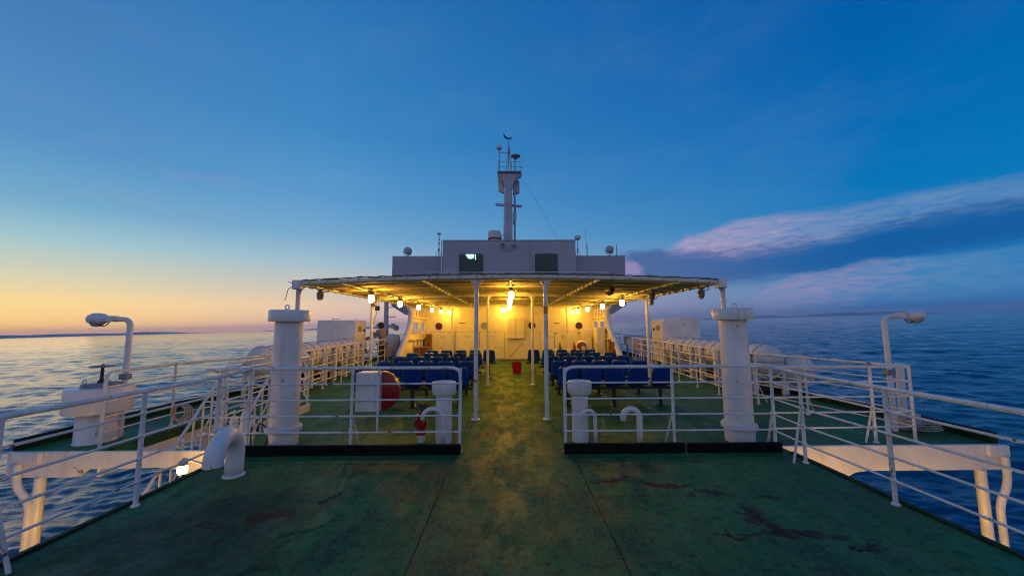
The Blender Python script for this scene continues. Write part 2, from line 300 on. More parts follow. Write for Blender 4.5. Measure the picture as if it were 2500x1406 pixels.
class MB:
    def __init__(s): s.v = []; s.f = []
    def add(s, vs, fs):
        o = len(s.v); s.v += [tuple(v) for v in vs]; s.f += [tuple(i + o for i in f) for f in fs]; return s
    def box(s, x0, x1, y0, y1, z0, z1):
        return s.add([(x0, y0, z0), (x1, y0, z0), (x1, y1, z0), (x0, y1, z0), (x0, y0, z1), (x1, y0, z1), (x1, y1, z1), (x0, y1, z1)],
                     [(0, 3, 2, 1), (4, 5, 6, 7), (0, 1, 5, 4), (1, 2, 6, 5), (2, 3, 7, 6), (3, 0, 4, 7)])
    def bar(s, a, b, w, h):          # rectangular bar from a to b; w sideways, h in the upright direction
        a, b = Vector(a), Vector(b); d = (b - a).normalized(); up_ = Vector((0, 0, 1)) if abs(d.z) < 0.95 else Vector((0, 1, 0))
        x = d.cross(up_).normalized() * w / 2; y = x.cross(d).normalized() * h / 2
        vs = [q + i * x + j * y for q in (a, b) for i, j in ((-1, -1), (1, -1), (1, 1), (-1, 1))]
        return s.add(vs, [(0, 1, 2, 3), (7, 6, 5, 4), (0, 4, 5, 1), (1, 5, 6, 2), (2, 6, 7, 3), (3, 7, 4, 0)])
    def tube(s, pts, r, n=10, closed=False, cap=True):
        pts = [Vector(p) for p in pts]; m = len(pts); rs = r if isinstance(r, (list, tuple)) else [r] * m
        tang = []
        for i in range(m):
            if closed: t = pts[(i + 1) % m] - pts[i - 1]
            else: t = pts[min(i + 1, m - 1)] - pts[max(i - 1, 0)]
            tang.append(t.normalized())
        t0 = tang[0]; ref = Vector((0, 0, 1)) if abs(t0.z) < 0.9 else Vector((1, 0, 0))
        nrm = (ref - t0 * ref.dot(t0)).normalized(); rings = []; vs = []
        for i in range(m):
            if i: nrm = (nrm - tang[i] * nrm.dot(tang[i])).normalized()
            bi = tang[i].cross(nrm)
            for j in range(n):
                a = 2 * math.pi * j / n; vs.append(pts[i] + (nrm * math.cos(a) + bi * math.sin(a)) * rs[i])
        fs = []
        for i in range(m if closed else m - 1):
            for j in range(n):
                a, b = i * n + j, i * n + (j + 1) % n; c, d = ((i + 1) % m) * n + (j + 1) % n, ((i + 1) % m) * n + j
                fs.append((a, b, c, d))
        if cap and not closed: fs += [tuple(range(n - 1, -1, -1)), tuple(range((m - 1) * n, m * n))]
        return s.add(vs, fs)
    def lathe(s, prof, c=(0, 0, 0), n=24, axis='z'):
        vs = []; fs = []; m = len(prof); c = Vector(c)
        for r, h in prof:
            for j in range(n):
                a = 2 * math.pi * j / n; u, v = r * math.cos(a), r * math.sin(a)
                vs.append(c + (Vector((u, v, h)) if axis == 'z' else Vector((v, h, u)) if axis == 'y' else Vector((h, u, v))))
        for i in range(m - 1):
            for j in range(n):
                k2 = (j + 1) % n; fs.append((i * n + j, i * n + k2, (i + 1) * n + k2, (i + 1) * n + j))
        if prof[0][0] > 1e-4: fs.append(tuple(range(n - 1, -1, -1)))
        if prof[-1][0] > 1e-4: fs.append(tuple(range((m - 1) * n, m * n)))
        return s.add(vs, fs)
    def prism(s, poly, axis, a, b):
        n = len(poly)
        mk = {'x': lambda p, t: (t, p[0], p[1]), 'y': lambda p, t: (p[0], t, p[1]), 'z': lambda p, t: (p[0], p[1], t)}[axis]
        vs = [mk(p, a) for p in poly] + [mk(p, b) for p in poly]
        fs = [tuple(range(n - 1, -1, -1)), tuple(range(n, 2 * n))] + [(i, (i + 1) % n, n + (i + 1) % n, n + i) for i in range(n)]
        return s.add(vs, fs)
    def grid(s, fn, nu, nv):
        vs = [fn(i / nu, j / nv) for i in range(nu + 1) for j in range(nv + 1)]
        fs = [(i * (nv + 1) + j, (i + 1) * (nv + 1) + j, (i + 1) * (nv + 1) + j + 1, i * (nv + 1) + j + 1) for i in range(nu) for j in range(nv)]
        return s.add(vs, fs)
    def rot(s, c, axis, deg, frm=0):
        q = Quaternion(Vector(axis), R(deg)); c = Vector(c)
        s.v[frm:] = [tuple(q @ (Vector(v) - c) + c) for v in s.v[frm:]]; return s
    def build(s, name, mat, parent=None, bevel=0.0, solid=0.0, label=None):
        off = Vector(LOC.get(parent.name, (0, 0, 0))) if parent else Vector((0, 0, 0))
        me = bpy.data.meshes.new(name); me.from_pydata([tuple(Vector(v) - off) for v in s.v], [], s.f); me.update()
        import bmesh
        bm = bmesh.new(); bm.from_mesh(me); bmesh.ops.remove_doubles(bm, verts=bm.verts, dist=1e-5); bmesh.ops.recalc_face_normals(bm, faces=bm.faces); bm.to_mesh(me); bm.free()
        for p in me.polygons: p.use_smooth = True
        me.set_sharp_from_angle(angle=R(38))
        me.materials.append(mat)
        o = bpy.data.objects.new(name, me); COL.objects.link(o)
        if parent: o.parent = parent
        LOC[o.name] = tuple(off)
        if bevel:
            bv = o.modifiers.new('bevel', 'BEVEL'); bv.width = bevel; bv.segments = 2; bv.limit_method = 'ANGLE'; bv.angle_limit = R(40)
        if solid:
            so = o.modifiers.new('solid', 'SOLIDIFY'); so.thickness = solid; so.offset = 0
        if label: o['label'] = label
        return o

def thing(name, label, cat, loc=(0, 0, 0), group=None):
    o = bpy.data.objects.new(name, None); COL.objects.link(o); o.location = loc; o.empty_display_size = 0.1
    LOC[o.name] = tuple(loc); o['label'] = label; o['category'] = cat
    if group: o['group'] = group
    return o
def tag(o, label, cat, group=None):
    o['label'] = label; o['category'] = cat
    if group: o['group'] = group
    return o
def struct(o, kind='structure'): o['kind'] = kind; return o
def kids(o): return [c for c in bpy.data.objects if c.parent == o]
def dup(root, loc, label, rotz=0.0):
    def rec(o, par):
        c = o.copy(); COL.objects.link(c); c.parent = par
        for ch in list(o.children): rec(ch, c)
        return c
    r = rec(root, None); r.location = loc; r.rotation_euler = (0, 0, rotz); r['label'] = label
    return r
def B(): return MB()
def torus(c, r, t, ax='z', n=28, m=8, sq=1.0):
    c = Vector(c); pts = []
    for i in range(n):
        a = 2 * math.pi * i / n; u, v = r * math.cos(a), r * math.sin(a) * sq
        pts.append(c + (Vector((u, v, 0)) if ax == 'z' else Vector((u, 0, v)) if ax == 'y' else Vector((0, u, v))))
    return MB().tube(pts, t, m, closed=True)
def wheel(c, r, t=0.012, spokes=4):
    mb = torus(c, r, t)
    for i in range(spokes):
        a = math.pi * 2 * i / spokes; mb.tube([c, (c[0] + r * math.cos(a), c[1] + r * math.sin(a), c[2])], t * 0.8, 6)
    mb.lathe([(0, c[2] - 0.02), (t * 2.2, c[2] - 0.02), (t * 2.2, c[2] + 0.025), (0, c[2] + 0.025)], (c[0], c[1], 0), 12)
    return mb

# ---------------------------------------------------------------- sea, far hills
SEA0 = -12.5
def tilt(x): return math.tan(LIST) * x
def make_sea():
    """a wide sheet of real waves, fine near the ship and coarser towards the horizon"""
    import numpy as np
    rng = np.random.default_rng(5)
    na, nr = 760, 960
    ang = np.radians(np.linspace(-84, 84, na)); rad = np.geomspace(11.0, 3200.0, nr)
    r_, a_ = np.meshgrid(rad, ang, indexing='ij'); x = r_ * np.sin(a_); y = r_ * np.cos(a_); h = np.zeros_like(x)
    cell = r_ * max(math.log(3200 / 11) / nr, math.radians(168) / na)
    for lam in np.geomspace(0.5, 45, 96):
        th = rng.normal(math.radians(8), 0.55); kx, ky = math.sin(th) * 2 * math.pi / lam, math.cos(th) * 2 * math.pi / lam
        amp = 0.0145 * lam ** 0.56 * rng.uniform(0.5, 1.4); fade = np.clip((lam / cell - 2.0) / 2.0, 0, 1)
        ph = kx * x + ky * y + rng.uniform(0, 6.28)
        g = 0.6 + 0.4 * np.sin(0.11 * (kx * y - ky * x) + rng.uniform(0, 6.28))       # crests are short
        h += amp * fade * g * (np.sin(ph) + 0.22 * np.sin(2 * ph + 1.5))
    z = SEA0 + math.tan(LIST) * x + h
    z[-1, :] = SEA0 + math.tan(LIST) * x[-1, :]; 
    vs = np.stack([x, y, z], -1).reshape(-1, 3)
    i, j = np.meshgrid(np.arange(nr - 1), np.arange(na - 1), indexing='ij'); q = i * na + j
    fs = np.stack([q, q + na, q + na + 1, q + 1], -1).reshape(-1, 4)
    # flat sheet beyond and behind
    n = 180; aa = np.linspace(-math.pi, math.pi, n, endpoint=False); base = len(vs); ext = []
    for rr in (3200.0, 31000.0): ext.append(np.stack([rr * np.sin(aa), rr * np.cos(aa), SEA0 - 0.05 + math.tan(LIST) * rr * np.sin(aa)], -1))
    vs = np.concatenate([vs] + ext); jj = np.arange(n)
    f2 = np.stack([base + jj, base + n + jj, base + n + (jj + 1) % n, base + (jj + 1) % n], -1)
    # the sector astern, flat
    base2 = len(vs); ab = np.linspace(math.radians(84), math.radians(276), 60)
    vs = np.concatenate([vs] + [np.stack([rr * np.sin(ab), rr * np.cos(ab), SEA0 + math.tan(LIST) * rr * np.sin(ab)], -1) for rr in (11.0, 3200.0)])
    k3 = np.arange(59); f3 = np.stack([base2 + k3, base2 + 60 + k3, base2 + 61 + k3, base2 + 1 + k3], -1)
    F = np.concatenate([fs, f2, f3])
    me = bpy.data.meshes.new('sea'); me.vertices.add(len(vs)); me.vertices.foreach_set('co', vs.astype(np.float32).ravel())
    me.loops.add(F.size); me.loops.foreach_set('vertex_index', F.astype(np.int32).ravel())
    me.polygons.add(len(F)); me.polygons.foreach_set('loop_start', np.arange(0, F.size, 4, dtype=np.int32)); me.polygons.foreach_set('use_smooth', np.ones(len(F), bool))
    me.update(calc_edges=True); me.materials.append(M['sea'])
    o = bpy.data.objects.new('sea', me); COL.objects.link(o); struct(o)
make_sea()
def make_hills(az0, az1, hmax, dist, seed, name='hills'):
    rnd = random.Random(seed); n = 90; ph = [rnd.uniform(0, 6.28) for _ in range(6)]
    def h(t):
        v = sum(math.sin(t * f + p) / w for f, p, w in ((5, ph[0], 1.6), (11, ph[1], 2.2), (23, ph[2], 4), (47, ph[3], 8), (90, ph[4], 16)))
        return max(0.03, 0.42 + 0.42 * v) * math.sin(math.pi * t) ** 0.6 * hmax
    def fn(u, v):
        a = R(az0 + (az1 - az0) * u); d = dist + v * 3000; prof = math.sin(math.pi * min(1, v * 1.0)) ** 0.8
        x, y = d * math.sin(a), d * math.cos(a)
        return (x, y, SEA0 + tilt(x) - 6 + (h(u) * prof if 0 < v < 1 else 0))
    struct(B().grid(fn, n, 6).build(name, M['hill']))
make_hills(-64, -22, 260, 24000, 3)
make_hills(-30, 4, 220, 26000, 8)
make_hills(24, 50, 300, 26000, 5)

# ---------------------------------------------------------------- decks and hull
def decks():
    mb = B(); t = -0.14
    mb.prism([(-3.5, -5), (3.5, -5), (3.5, 5.0), (-3.5, 5.0)], 'z', t, 0)
    mb.prism([(-3.8, 5.0), (6.45, 5.0), (6.45, 15), (5.9, 26), (-3.8, 26)], 'z', t, 0)
    mb.prism([(-6.45, 5.0), (-5.3, 5.0), (-5.3, 7.2), (-6.45, 7.2)], 'z', t, 0)
    mb.prism([(-6.45, 7.2), (-3.8, 7.2), (-3.8, 26), (-5.9, 26), (-6.45, 15)], 'z', t, 0)
    mb.prism([(-4.75, 6.32), (-3.8, 6.32), (-3.8, 7.2), (-4.75, 7.2)], 'z', t, 0)
    struct(mb.build('deck', M['deck']))
    # the lip of an old thick deck coating, port side
    rnd = random.Random(4); path = [(-2.15, 2.05), (-1.72, 2.62), (-1.82, 3.0), (-1.55, 3.12), (-1.48, 3.32), (-1.75, 3.55), (-1.62, 3.75)]
    pp = []
    for a, b in zip(path, path[1:]):
        for i in range(8):
            q = i / 8; pp.append((a[0] + (b[0] - a[0]) * q + rnd.uniform(-.02, .02), a[1] + (b[1] - a[1]) * q + rnd.uniform(-.02, .02), -0.004))
    struct(B().tube(pp, [0.011 + rnd.uniform(0, .008) for _ in pp], 6).build('deck_coating_edge', M['deck']))
    struct(B().box(-6.6, 6.6, -6, 26, -2.55, -2.4).build('lower_deck', M['deck']))
    mb = B(); mb.prism([(-6.62, -6), (6.62, -6), (6.62, 15), (6.0, 26), (1.5, 46), (-1.5, 46), (-6.0, 26), (-6.62, 15)], 'z', -15, -2.56); struct(mb.build('hull', M['white']))
    mb = B(); mb.box(-3.3, 3.3, -5, 4.9, -2.4, -0.15); mb.box(-3.3, 6.0, 7.5, 24, -2.4, -0.15); mb.box(-6.0, -3.3, 7.5, 24, -2.4, -0.15)
    struct(mb.build('lower_house', M['white']))
    for sx, nm in ((-1, 'left'), (1, 'right')):
        mb = B(); x0, x1 = (-3.42, -0.64) if sx < 0 else (0.65, 3.38)
        if sx < 0: mb.box(x0, x1, 4.74, 4.80, 0.002, 0.12)
        else: mb.box(x0, 2.165, 4.74, 4.80, 0.002, 0.12); mb.box(2.195, x1, 4.74, 4.80, 0.002, 0.115)
        o = mb.build('kerb', M['kerb'], bevel=0.012); struct(o)
    for sx in (-1, 1):       # raised outer edge of the wings
        mb = B(); pts = [(6.43 * sx, 5.0), (6.43 * sx, 15), (5.88 * sx, 26)]
        for a, b in zip(pts, pts[1:]): mb.bar((a[0], a[1], 0.075), (b[0], b[1], 0.075), 0.04, 0.15)
        struct(mb.build('deck_edge_kerb', M['bulwark'], bevel=0.006))
        mb = B()
        mb.box(3.47 * sx - 0.025, 3.47 * sx + 0.025, -5, 4.72, 0.0015, 0.022); struct(mb.build('deck_edge_kerb', M['bulwark'], bevel=0.006))
decks()

# ---------------------------------------------------------------- wing girders, posts, drain pipes
def girders():
    for sx, side in ((-1, 'port'), (1, 'starboard')):
        word = 'left' if sx < 0 else 'right'
        g = thing('wing_girder', f'white girder under the {word} deck wing, lit peach at its inner end', 'girder', (5 * sx, 4.97, -0.4))
        if sx > 0: poly = [(3.51, 0.004), (6.44, 0.004), (6.44, -0.31), (4.62, -0.31), (4.46, -0.33), (4.34, -0.39), (4.22, -0.52), (4.1, -0.7), (4.0, -1.0), (3.51, -1.0)]
        else: poly = [(3.51, 0.004), (6.44, 0.004), (6.44, -0.31), (5.62, -0.31), (5.5, -0.29), (5.4, -0.21), (4.5, -0.2), (4.25, -0.23), (4.08, -0.34), (3.98, -0.6), (3.95, -1.0), (3.51, -1.0)]
        B().prism([(x * sx, z) for x, z in poly], 'y', 4.955, 4.995).build('fascia', M['white'], g, bevel=0.004)
        B().box(min((6.2 if sx > 0 else 5.98) * sx, (6.46 if sx > 0 else 6.33) * sx), max((6.2 if sx > 0 else 5.98) * sx, (6.46 if sx > 0 else 6.33) * sx), 4.90, 4.953, -0.13, 0.012).build('corner_box', M['white'], g, bevel=0.01)
        px = 6.14 * sx if sx > 0 else 6.03 * sx
        B().tube([(px, 4.99, -0.312), (px, 4.99, -2.4)], 0.056, 16).build('post', M['white'], g)
        if sx < 0:
            mb = B(); mb.box(-5.34, -5.302, 5.0, 7.2, -0.32, -0.002); mb.box(-5.30, -3.81, 7.205, 7.24, -0.32, -0.145)
            mb.build('stairwell_plate', M['white'], g, bevel=0.004)
        dp = thing('drain_pipe', f'bent white drain pipe beside the post of the {word} deck wing', 'pipe', (6.4 * sx, 4.92, -0.13), 'drain pipes below the deck wings')
        if sx > 0: path = [(6.40, 4.92, -0.131), (6.40, 4.92, -0.48), (6.28, 4.94, -0.72), (6.28, 4.94, -2.4)]
        else: path = [(-6.25, 4.92, -0.131), (-6.25, 4.92, -0.40), (-6.06, 4.93, -0.60), (-6.06, 4.93, -2.4)]
        B().tube(fillet(path, 0.14, 6), 0.040, 14).build('pipe', M['white'], dp)
girders()

# ---------------------------------------------------------------- railings
def interp(pts, s):
    for a, b in zip(pts, pts[1:]):
        l = (Vector(b) - Vector(a)).length
        if s <= l: return Vector(a) + (Vector(b) - Vector(a)) * (s / l)
        s -= l
    return Vector(pts[-1])
def railing(label, base, top, posts, nbar=4, rt_=0.021, rb=0.011, rp=0.019, braces=(), end=None, gap=0.2, group='white pipe railings round the deck', extra=None, bars=None, step=0.0):
    """base: polyline (x, y, top height); posts: (x, y) or (x, y, z0)"""
    t = thing('railing', label, 'railing', (base[0][0], base[0][1], 0), group)
    path = [Vector((x, y, z)) for x, y, z in base]
    tp = list(path)
    if end in ('start', 'both'): tp = [Vector((path[0].x, path[0].y, step))] + tp
    if end in ('end', 'both'): tp = tp + [Vector((path[-1].x, path[-1].y, step))]
    B().tube(fillet(tp, 0.13 if end else 0.05, 7), rt_, 12).build('top_rail', M['rail'], t)
    for i in range(nbar):
        q = [p - Vector((0, 0, gap * (i + 1))) for p in path]
        B().tube(fillet(q, 0.04, 4), rb, 8).build('bar', M['rail'], t)
    for p in posts:
        x, y = p[0], p[1]; z0 = p[2] if len(p) > 2 else step
        def foot(a, b):
            d = Vector((b.x - a.x, b.y - a.y)); q = max(0, min(1, ((x - a.x) * d.x + (y - a.y) * d.y) / d.length_squared)); return a + (b - a) * q
        best = min((foot(a, b) for a, b in zip(path, path[1:])), key=lambda v: (v.x - x) ** 2 + (v.y - y) ** 2)
        mb = B().tube([(x, y, z0), (best.x, best.y, best.z - 0.008)], rp, 10)
        mb.lathe([(0.034, z0), (0.034, z0 + 0.012), (0.02, z0 + 0.022)], (x, y, 0), 12)
        for i in range(nbar):
            zz = best.z - gap * (i + 1)
            if zz > z0 + .03: mb.lathe([(rp, zz - .02), (rp + .005, zz - .008), (rp + .006, zz + .006), (rp, zz + .018)], (x, y, 0), 10)
        mb.build('post', M['rail'], t)
    for a, b in braces: B().tube([a, b], 0.013, 8).build('brace', M['rail'], t)
    return t
SIDE = [-2.4, -1.4, -0.45, 0.52, 1.5]
railing('white pipe railing along the left edge of the near deck', [(-3.38, -2.4, 1.0), (-3.38, 4.3, 1.01), (-3.34, 4.84, 1.04)], 1,
        [(-3.38, y) for y in SIDE + [2.53, 3.5, 4.37]], braces=[((-3.38, 2.55, .50), (-3.31, 2.61, 0)), ((-3.38, 4.37, .55), (-3.22, 4.37, 0))])
railing('white pipe railing along the right edge of the near deck', [(3.38, -2.4, 1.0), (3.38, 4.3, 1.01), (3.36, 4.84, 1.04)], 1,
        [(3.38, y) for y in SIDE + [2.43, 3.4, 4.39]], braces=[((3.36, 4.39, .58), (3.24, 4.39, 0))])
railing('white railing on the left kerb, round ended at the gangway, carrying a white box', [(-0.66, 4.84, 1.05), (-3.34, 4.84, 1.05), (-3.95, 4.9, 1.03)], 1,
        [(-0.66, 4.84, 0), (-2.04, 4.84, 0), (-3.34, 4.84, 0)], braces=[((-2.03, 4.84, .45), (-1.99, 5.03, 0)), ((-0.67, 4.84, .5), (-0.70, 5.05, 0)), ((-1.71, 4.84, 1.04), (-1.71, 4.84, .25))], end='start')
railing('white railing on the right kerb, round ended at the gangway', [(0.68, 4.84, 1.05), (3.36, 4.84, 1.05)], 1,
        [(0.68, 4.84, 0), (2.07, 4.84, 0), (3.36, 4.84, 0)], braces=[((2.065, 4.84, .5), (2.03, 5.05, 0)), ((0.69, 4.84, .5), (0.72, 5.05, 0)), ((3.35, 4.84, .5), (3.40, 5.05, 0))], end='start')
railing('white railing round the right deck wing and along the life rafts', [(3.42, 5.0, 1.02), (5.5, 5.12, 1.0), (5.22, 6.6, 0.99), (4.95, 7.5, 0.99), (4.74, 8.5, 1.0), (4.76, 11.5, 1.04), (4.9, 14.8, 1.06), (5.5, 15.3, 1.06)], 1,
        [(4.9, 5.09), (5.48, 5.13), (5.22, 6.6), (4.95, 7.5), (4.73, 8.5), (4.75, 9.5), (4.75, 10.5), (4.76, 11.5), (4.8, 12.6), (4.85, 13.7), (4.9, 14.8), (5.5, 15.3)],
        braces=[((4.90, 5.09, .5), (4.76, 5.09, 0)), ((5.2, 6.6, .4), (5.45, 6.75, 0)), ((4.95, 7.5, .4), (5.2, 7.6, 0)), ((4.8, 12.6, .5), (5.05, 12.6, 0))])
railing('white railing along the left deck wing and the life rafts, round ended', [(-5.5, 5.15, 0.98), (-5.5, 6.2, 0.98), (-5.05, 7.4, 0.99), (-4.75, 8.7, 1.0), (-4.77, 11.5, 1.04), (-4.84, 14.5, 1.05)], 1,
        [(-5.5, 6.2), (-5.05, 7.4), (-4.74, 8.72), (-4.77, 9.6), (-4.77, 10.65), (-4.78, 11.8), (-4.8, 12.9), (-4.82, 13.7), (-4.84, 14.5)],
        braces=[((-5.5, 5.17, .55), (-5.75, 5.3, 0)), ((-4.77, 10.65, .45), (-5.0, 10.65, 0)), ((-4.8, 12.9, .5), (-5.05, 12.9, 0))], end='start')
railing('short white railing along the inboard side of the left stairwell', [(-3.86, 4.95, 1.0), (-3.86, 7.2, 1.0), (-4.7, 8.5, 1.0)], 1, [(-3.86, 5.1), (-3.86, 7.2)], nbar=4)
railing('white railing along the outer edge of the left side deck, far forward', [(-6.35, 15.3, 1.0), (-5.95, 24, 1.1)], 1, [(-6.35, 15.3), (-6.28, 17), (-6.2, 18.7), (-6.1, 20.5), (-6.0, 22.5)], nbar=3, gap=0.27)
railing('white railing along the outer edge of the right side deck, far forward', [(6.35, 15.3, 1.0), (5.95, 24, 1.1)], 1, [(6.35, 15.3), (6.28, 17), (6.2, 18.7), (6.1, 20.5), (6.0, 22.5)], nbar=3, gap=0.27)

# ---------------------------------------------------------------- stair down through the left wing
def stair():
    t = thing('ship_stair', 'white steel stair going down through the left deck wing', 'stair', (-4.3, 4.3, -2.4))
    y0, z0, y1, z1 = 6.3, 0.0, 4.25, -2.4
    for i in range(10):
        q = (i + 0.6) / 10; y = y0 + (y1 - y0) * q; z = z0 + (z1 - z0) * q
        B().box(-4.66, -3.96, y - 0.12, y + 0.10, z - 0.03, z).build('tread', M['steel'], t)
    for x in (-4.7, -3.92):
        B().bar((x, y0, z0 - 0.06), (x, y1, z1 + 0.02), 0.03, 0.2).build('stringer', M['white'], t)
        mb = B().tube(fillet([(x, 7.15, 0.98), (x, 6.3, 0.98), (x, y1 - 0.1, z1 + 0.9)], 0.15), 0.022, 10); mb.build('handrail', M['rail'], t)
        B().tube([(x, 6.25, 0.50), (x, y1, z1 + 0.5)], 0.013, 8).build('handrail', M['rail'], t)
        mb = B(); n = 13
        for i in range(n + 1):
            q = i / n; y = y0 + (y1 - y0) * q; z = z0 + (z1 - z0) * q
            mb.tube([(x, y, z - 0.02), (x, y, z + 0.98)], 0.016, 6)
        mb.build('balusters', M['rail'], t)
    B().box(-3.83, -3.795, 5.9, 7.2, -0.16, 0.13).build('toe_plate', M['white'], t)
stair()

# ---------------------------------------------------------------- vent pipes, goosenecks and other deck fittings
def big_vent(x, label):
    t = thing('vent_pipe', label, 'vent pipe', (x, 5.22, 0), 'tall capped vent pipes behind the kerb')
    B().lathe([(0.185, 0.0), (0.185, 0.19), (0.18, 0.24), (0.176, 1.66)], (x, 5.22, 0), 40).build('pipe', M['white'], t)
    B().lathe([(0.19, 0.175), (0.222, 0.18), (0.226, 0.205), (0.222, 0.235), (0.182, 0.245)], (x, 5.22, 0), 40).build('flange', M['white'], t)
    mb = B()
    for i in range(12):
        a = 2 * math.pi * (i + .3) / 12; mb.lathe([(.011, .236), (.011, .252), (0, .254)], (x + .204 * math.cos(a), 5.22 + .204 * math.sin(a), 0), 6)
    mb.build('bolts', M['white'], t)
    B().lathe([(0.17, 1.66), (0.252, 1.655), (0.256, 1.665), (0.256, 1.80), (0.247, 1.812), (0.0, 1.822)], (x, 5.22, 0), 40).build('cap', M['white'], t)
    torus((x - 0.0, 5.15, 1.852), 0.028, 0.009, 'y', 18).build('lifting_eye', M['white'], t)
big_vent(-3.11, 'tall white capped vent pipe behind the left kerb')
big_vent(3.14, 'tall white capped vent pipe behind the right kerb')
def short_vent(x, label):
    t = thing('vent_post', label, 'vent pipe', (x, 5.26, 0), 'short capped vent pipes by the gangway')
    B().lathe([(0.113, 0), (0.112, 0.64)], (x, 5.26, 0), 32).build('pipe', M['white'], t)
    B().lathe([(0.10, 0.64), (0.150, 0.64), (0.166, 0.665), (0.168, 0.79), (0.160, 0.808), (0.148, 0.812), (0.135, 0.80), (0.0, 0.785)], (x, 5.26, 0), 36).build('cap', M['white'], t)
short_vent(-0.94, 'short white vent pipe with a round cap left of the gangway')
short_vent(0.95, 'short white vent pipe with a round cap right of the gangway')
def gooseneck(label, leg, end, ztop, zend, r, group, turn=True):
    t = thing('gooseneck_vent', label, 'vent pipe', (leg[0], leg[1], 0), group)
    a = Vector((leg[0], leg[1], 0)); c = Vector((end[0], end[1], 0)); mid = (a + c) / 2; rad = (c - a).length / 2; d = (c - a).normalized()
    zc = ztop - rad - r
    pts = [a.copy(), a + Vector((0, 0, zc * .5))]
    for i in range(17):
        an = math.pi * i / 16; pts.append(mid - d * rad * math.cos(an) + Vector((0, 0, zc + rad * math.sin(an))))
    pts.append(Vector((c.x, c.y, zend)))
    B().tube(pts, r, 22, cap=False).build('pipe', M['white'], t, solid=0.008)
    B().lathe([(r + 0.022, 0), (r + 0.022, 0.01), (r + 0.002, 0.02)], (leg[0], leg[1], 0), 22).build('weld_collar', M['white'], t)
G = 'white gooseneck vents behind the kerb'
gooseneck('thin white gooseneck vent beside the red valve', (-0.92, 5.07), (-1.19, 5.07), 0.51, 0.36, 0.026, G)
gooseneck('thin white gooseneck vent beside the short capped pipe right of the gangway', (1.115, 5.07), (0.93, 5.07), 0.47, 0.355, 0.022, G)
gooseneck('thicker white gooseneck vent standing alone behind the right kerb', (1.71, 5.07), (1.49, 5.07), 0.50, 0.31, 0.036, G)
gooseneck('fat white gooseneck vent on the near deck by the left edge', (-3.0, 4.17), (-2.90, 3.74), 0.55, 0.25, 0.083, None)

def hydrant():
    x, y = -1.25, 5.27
    t = thing('fire_hydrant', 'red hydrant valve with a black handwheel behind the left kerb', 'hydrant', (x, y, 0))
    B().lathe([(0.05, 0), (0.05, 0.10)], (x, y, 0), 20).build('pipe', M['white'], t)
    B().lathe([(0.02, 0.09), (0.06, 0.10), (0.083, 0.115), (0.083, 0.15), (0.06, 0.165), (0.055, 0.19), (0.075, 0.22), (0.086, 0.26), (0.080, 0.30), (0.055, 0.325), (0.06, 0.335), (0.083, 0.34), (0.083, 0.372), (0.05, 0.38), (0.035, 0.40), (0.03, 0.42), (0.0, 0.42)], (x, y, 0), 28).build('valve_body', M['redvalve'], t)
    mb = B().lathe([(0.0, -0.13), (0.062, -0.128), (0.062, -0.10), (0.045, -0.09), (0.045, 0.0)], (x, y - 0.02, 0.275), 20, 'y'); mb.build('outlet', M['redvalve'], t)
    B().tube([(x, y, 0.41), (x, y, 0.49)], 0.012, 8).build('spindle', M['black'], t)
    wheel((x, y, 0.485), 0.085, 0.010, 5).build('handwheel', M['black'], t)
hydrant()
def lifebuoy_box():
    t = thing('hose_box', 'white steel box with a round red drum, hung on the left kerb railing', 'hose box', (-1.87, 5.0, 0.48))
    mb = B(); mb.box(-2.02, -1.705, 4.88, 5.10, 0.49, 0.985); mb.build('box', M['white'], t, bevel=0.012)
    mb = B(); mb.box(-1.965, -1.765, 4.872, 4.879, 0.53, 0.95); mb.build('panel', M['white'], t, bevel=0.004)
    B().lathe([(0.0, -0.02), (0.235, -0.02), (0.252, -0.01), (0.256, 0.02), (0.256, 0.09), (0.246, 0.115), (0.22, 0.12), (0.0, 0.12)], (-1.74, 4.98, 0.735), 48, 'y').build('drum', M['red'], t)
lifebuoy_box()

def drum_vent():
    x, y = -5.85, 5.42
    t = thing('mushroom_vent', 'wide white mushroom vent with a handwheel on the left deck wing', 'vent', (x, y, 0))
    B().lathe([(0.225, 0), (0.214, 0.02), (0.212, 0.42)], (x, y, 0), 40).build('neck', M['white'], t)
    B().lathe([(0.20, 0.415), (0.345, 0.41), (0.352, 0.42), (0.352, 0.735), (0.344, 0.748), (0.0, 0.752)], (x, y, 0), 48).build('head', M['white'], t)
    B().lathe([(0.20, 0.752), (0.20, 0.79), (0.185, 0.802), (0.0, 0.805)], (x, y, 0), 40).build('lid', M['steel'], t)
    B().lathe([(0.05, 0.805), (0.035, 0.83), (0.020, 0.86), (0.018, 1.06), (0.0, 1.065)], (x, y, 0), 16).build('spindle', M['black'], t)
    wheel((x, y, 1.03), 0.135, 0.009, 4).build('handwheel', M['steel'], t)
    for dx in (-0.17, 0.17): torus((x + dx, y - 0.06, 0.82), 0.024, 0.006, 'y', 14, 6).build('lifting_eye', M['steel'], t)
drum_vent()
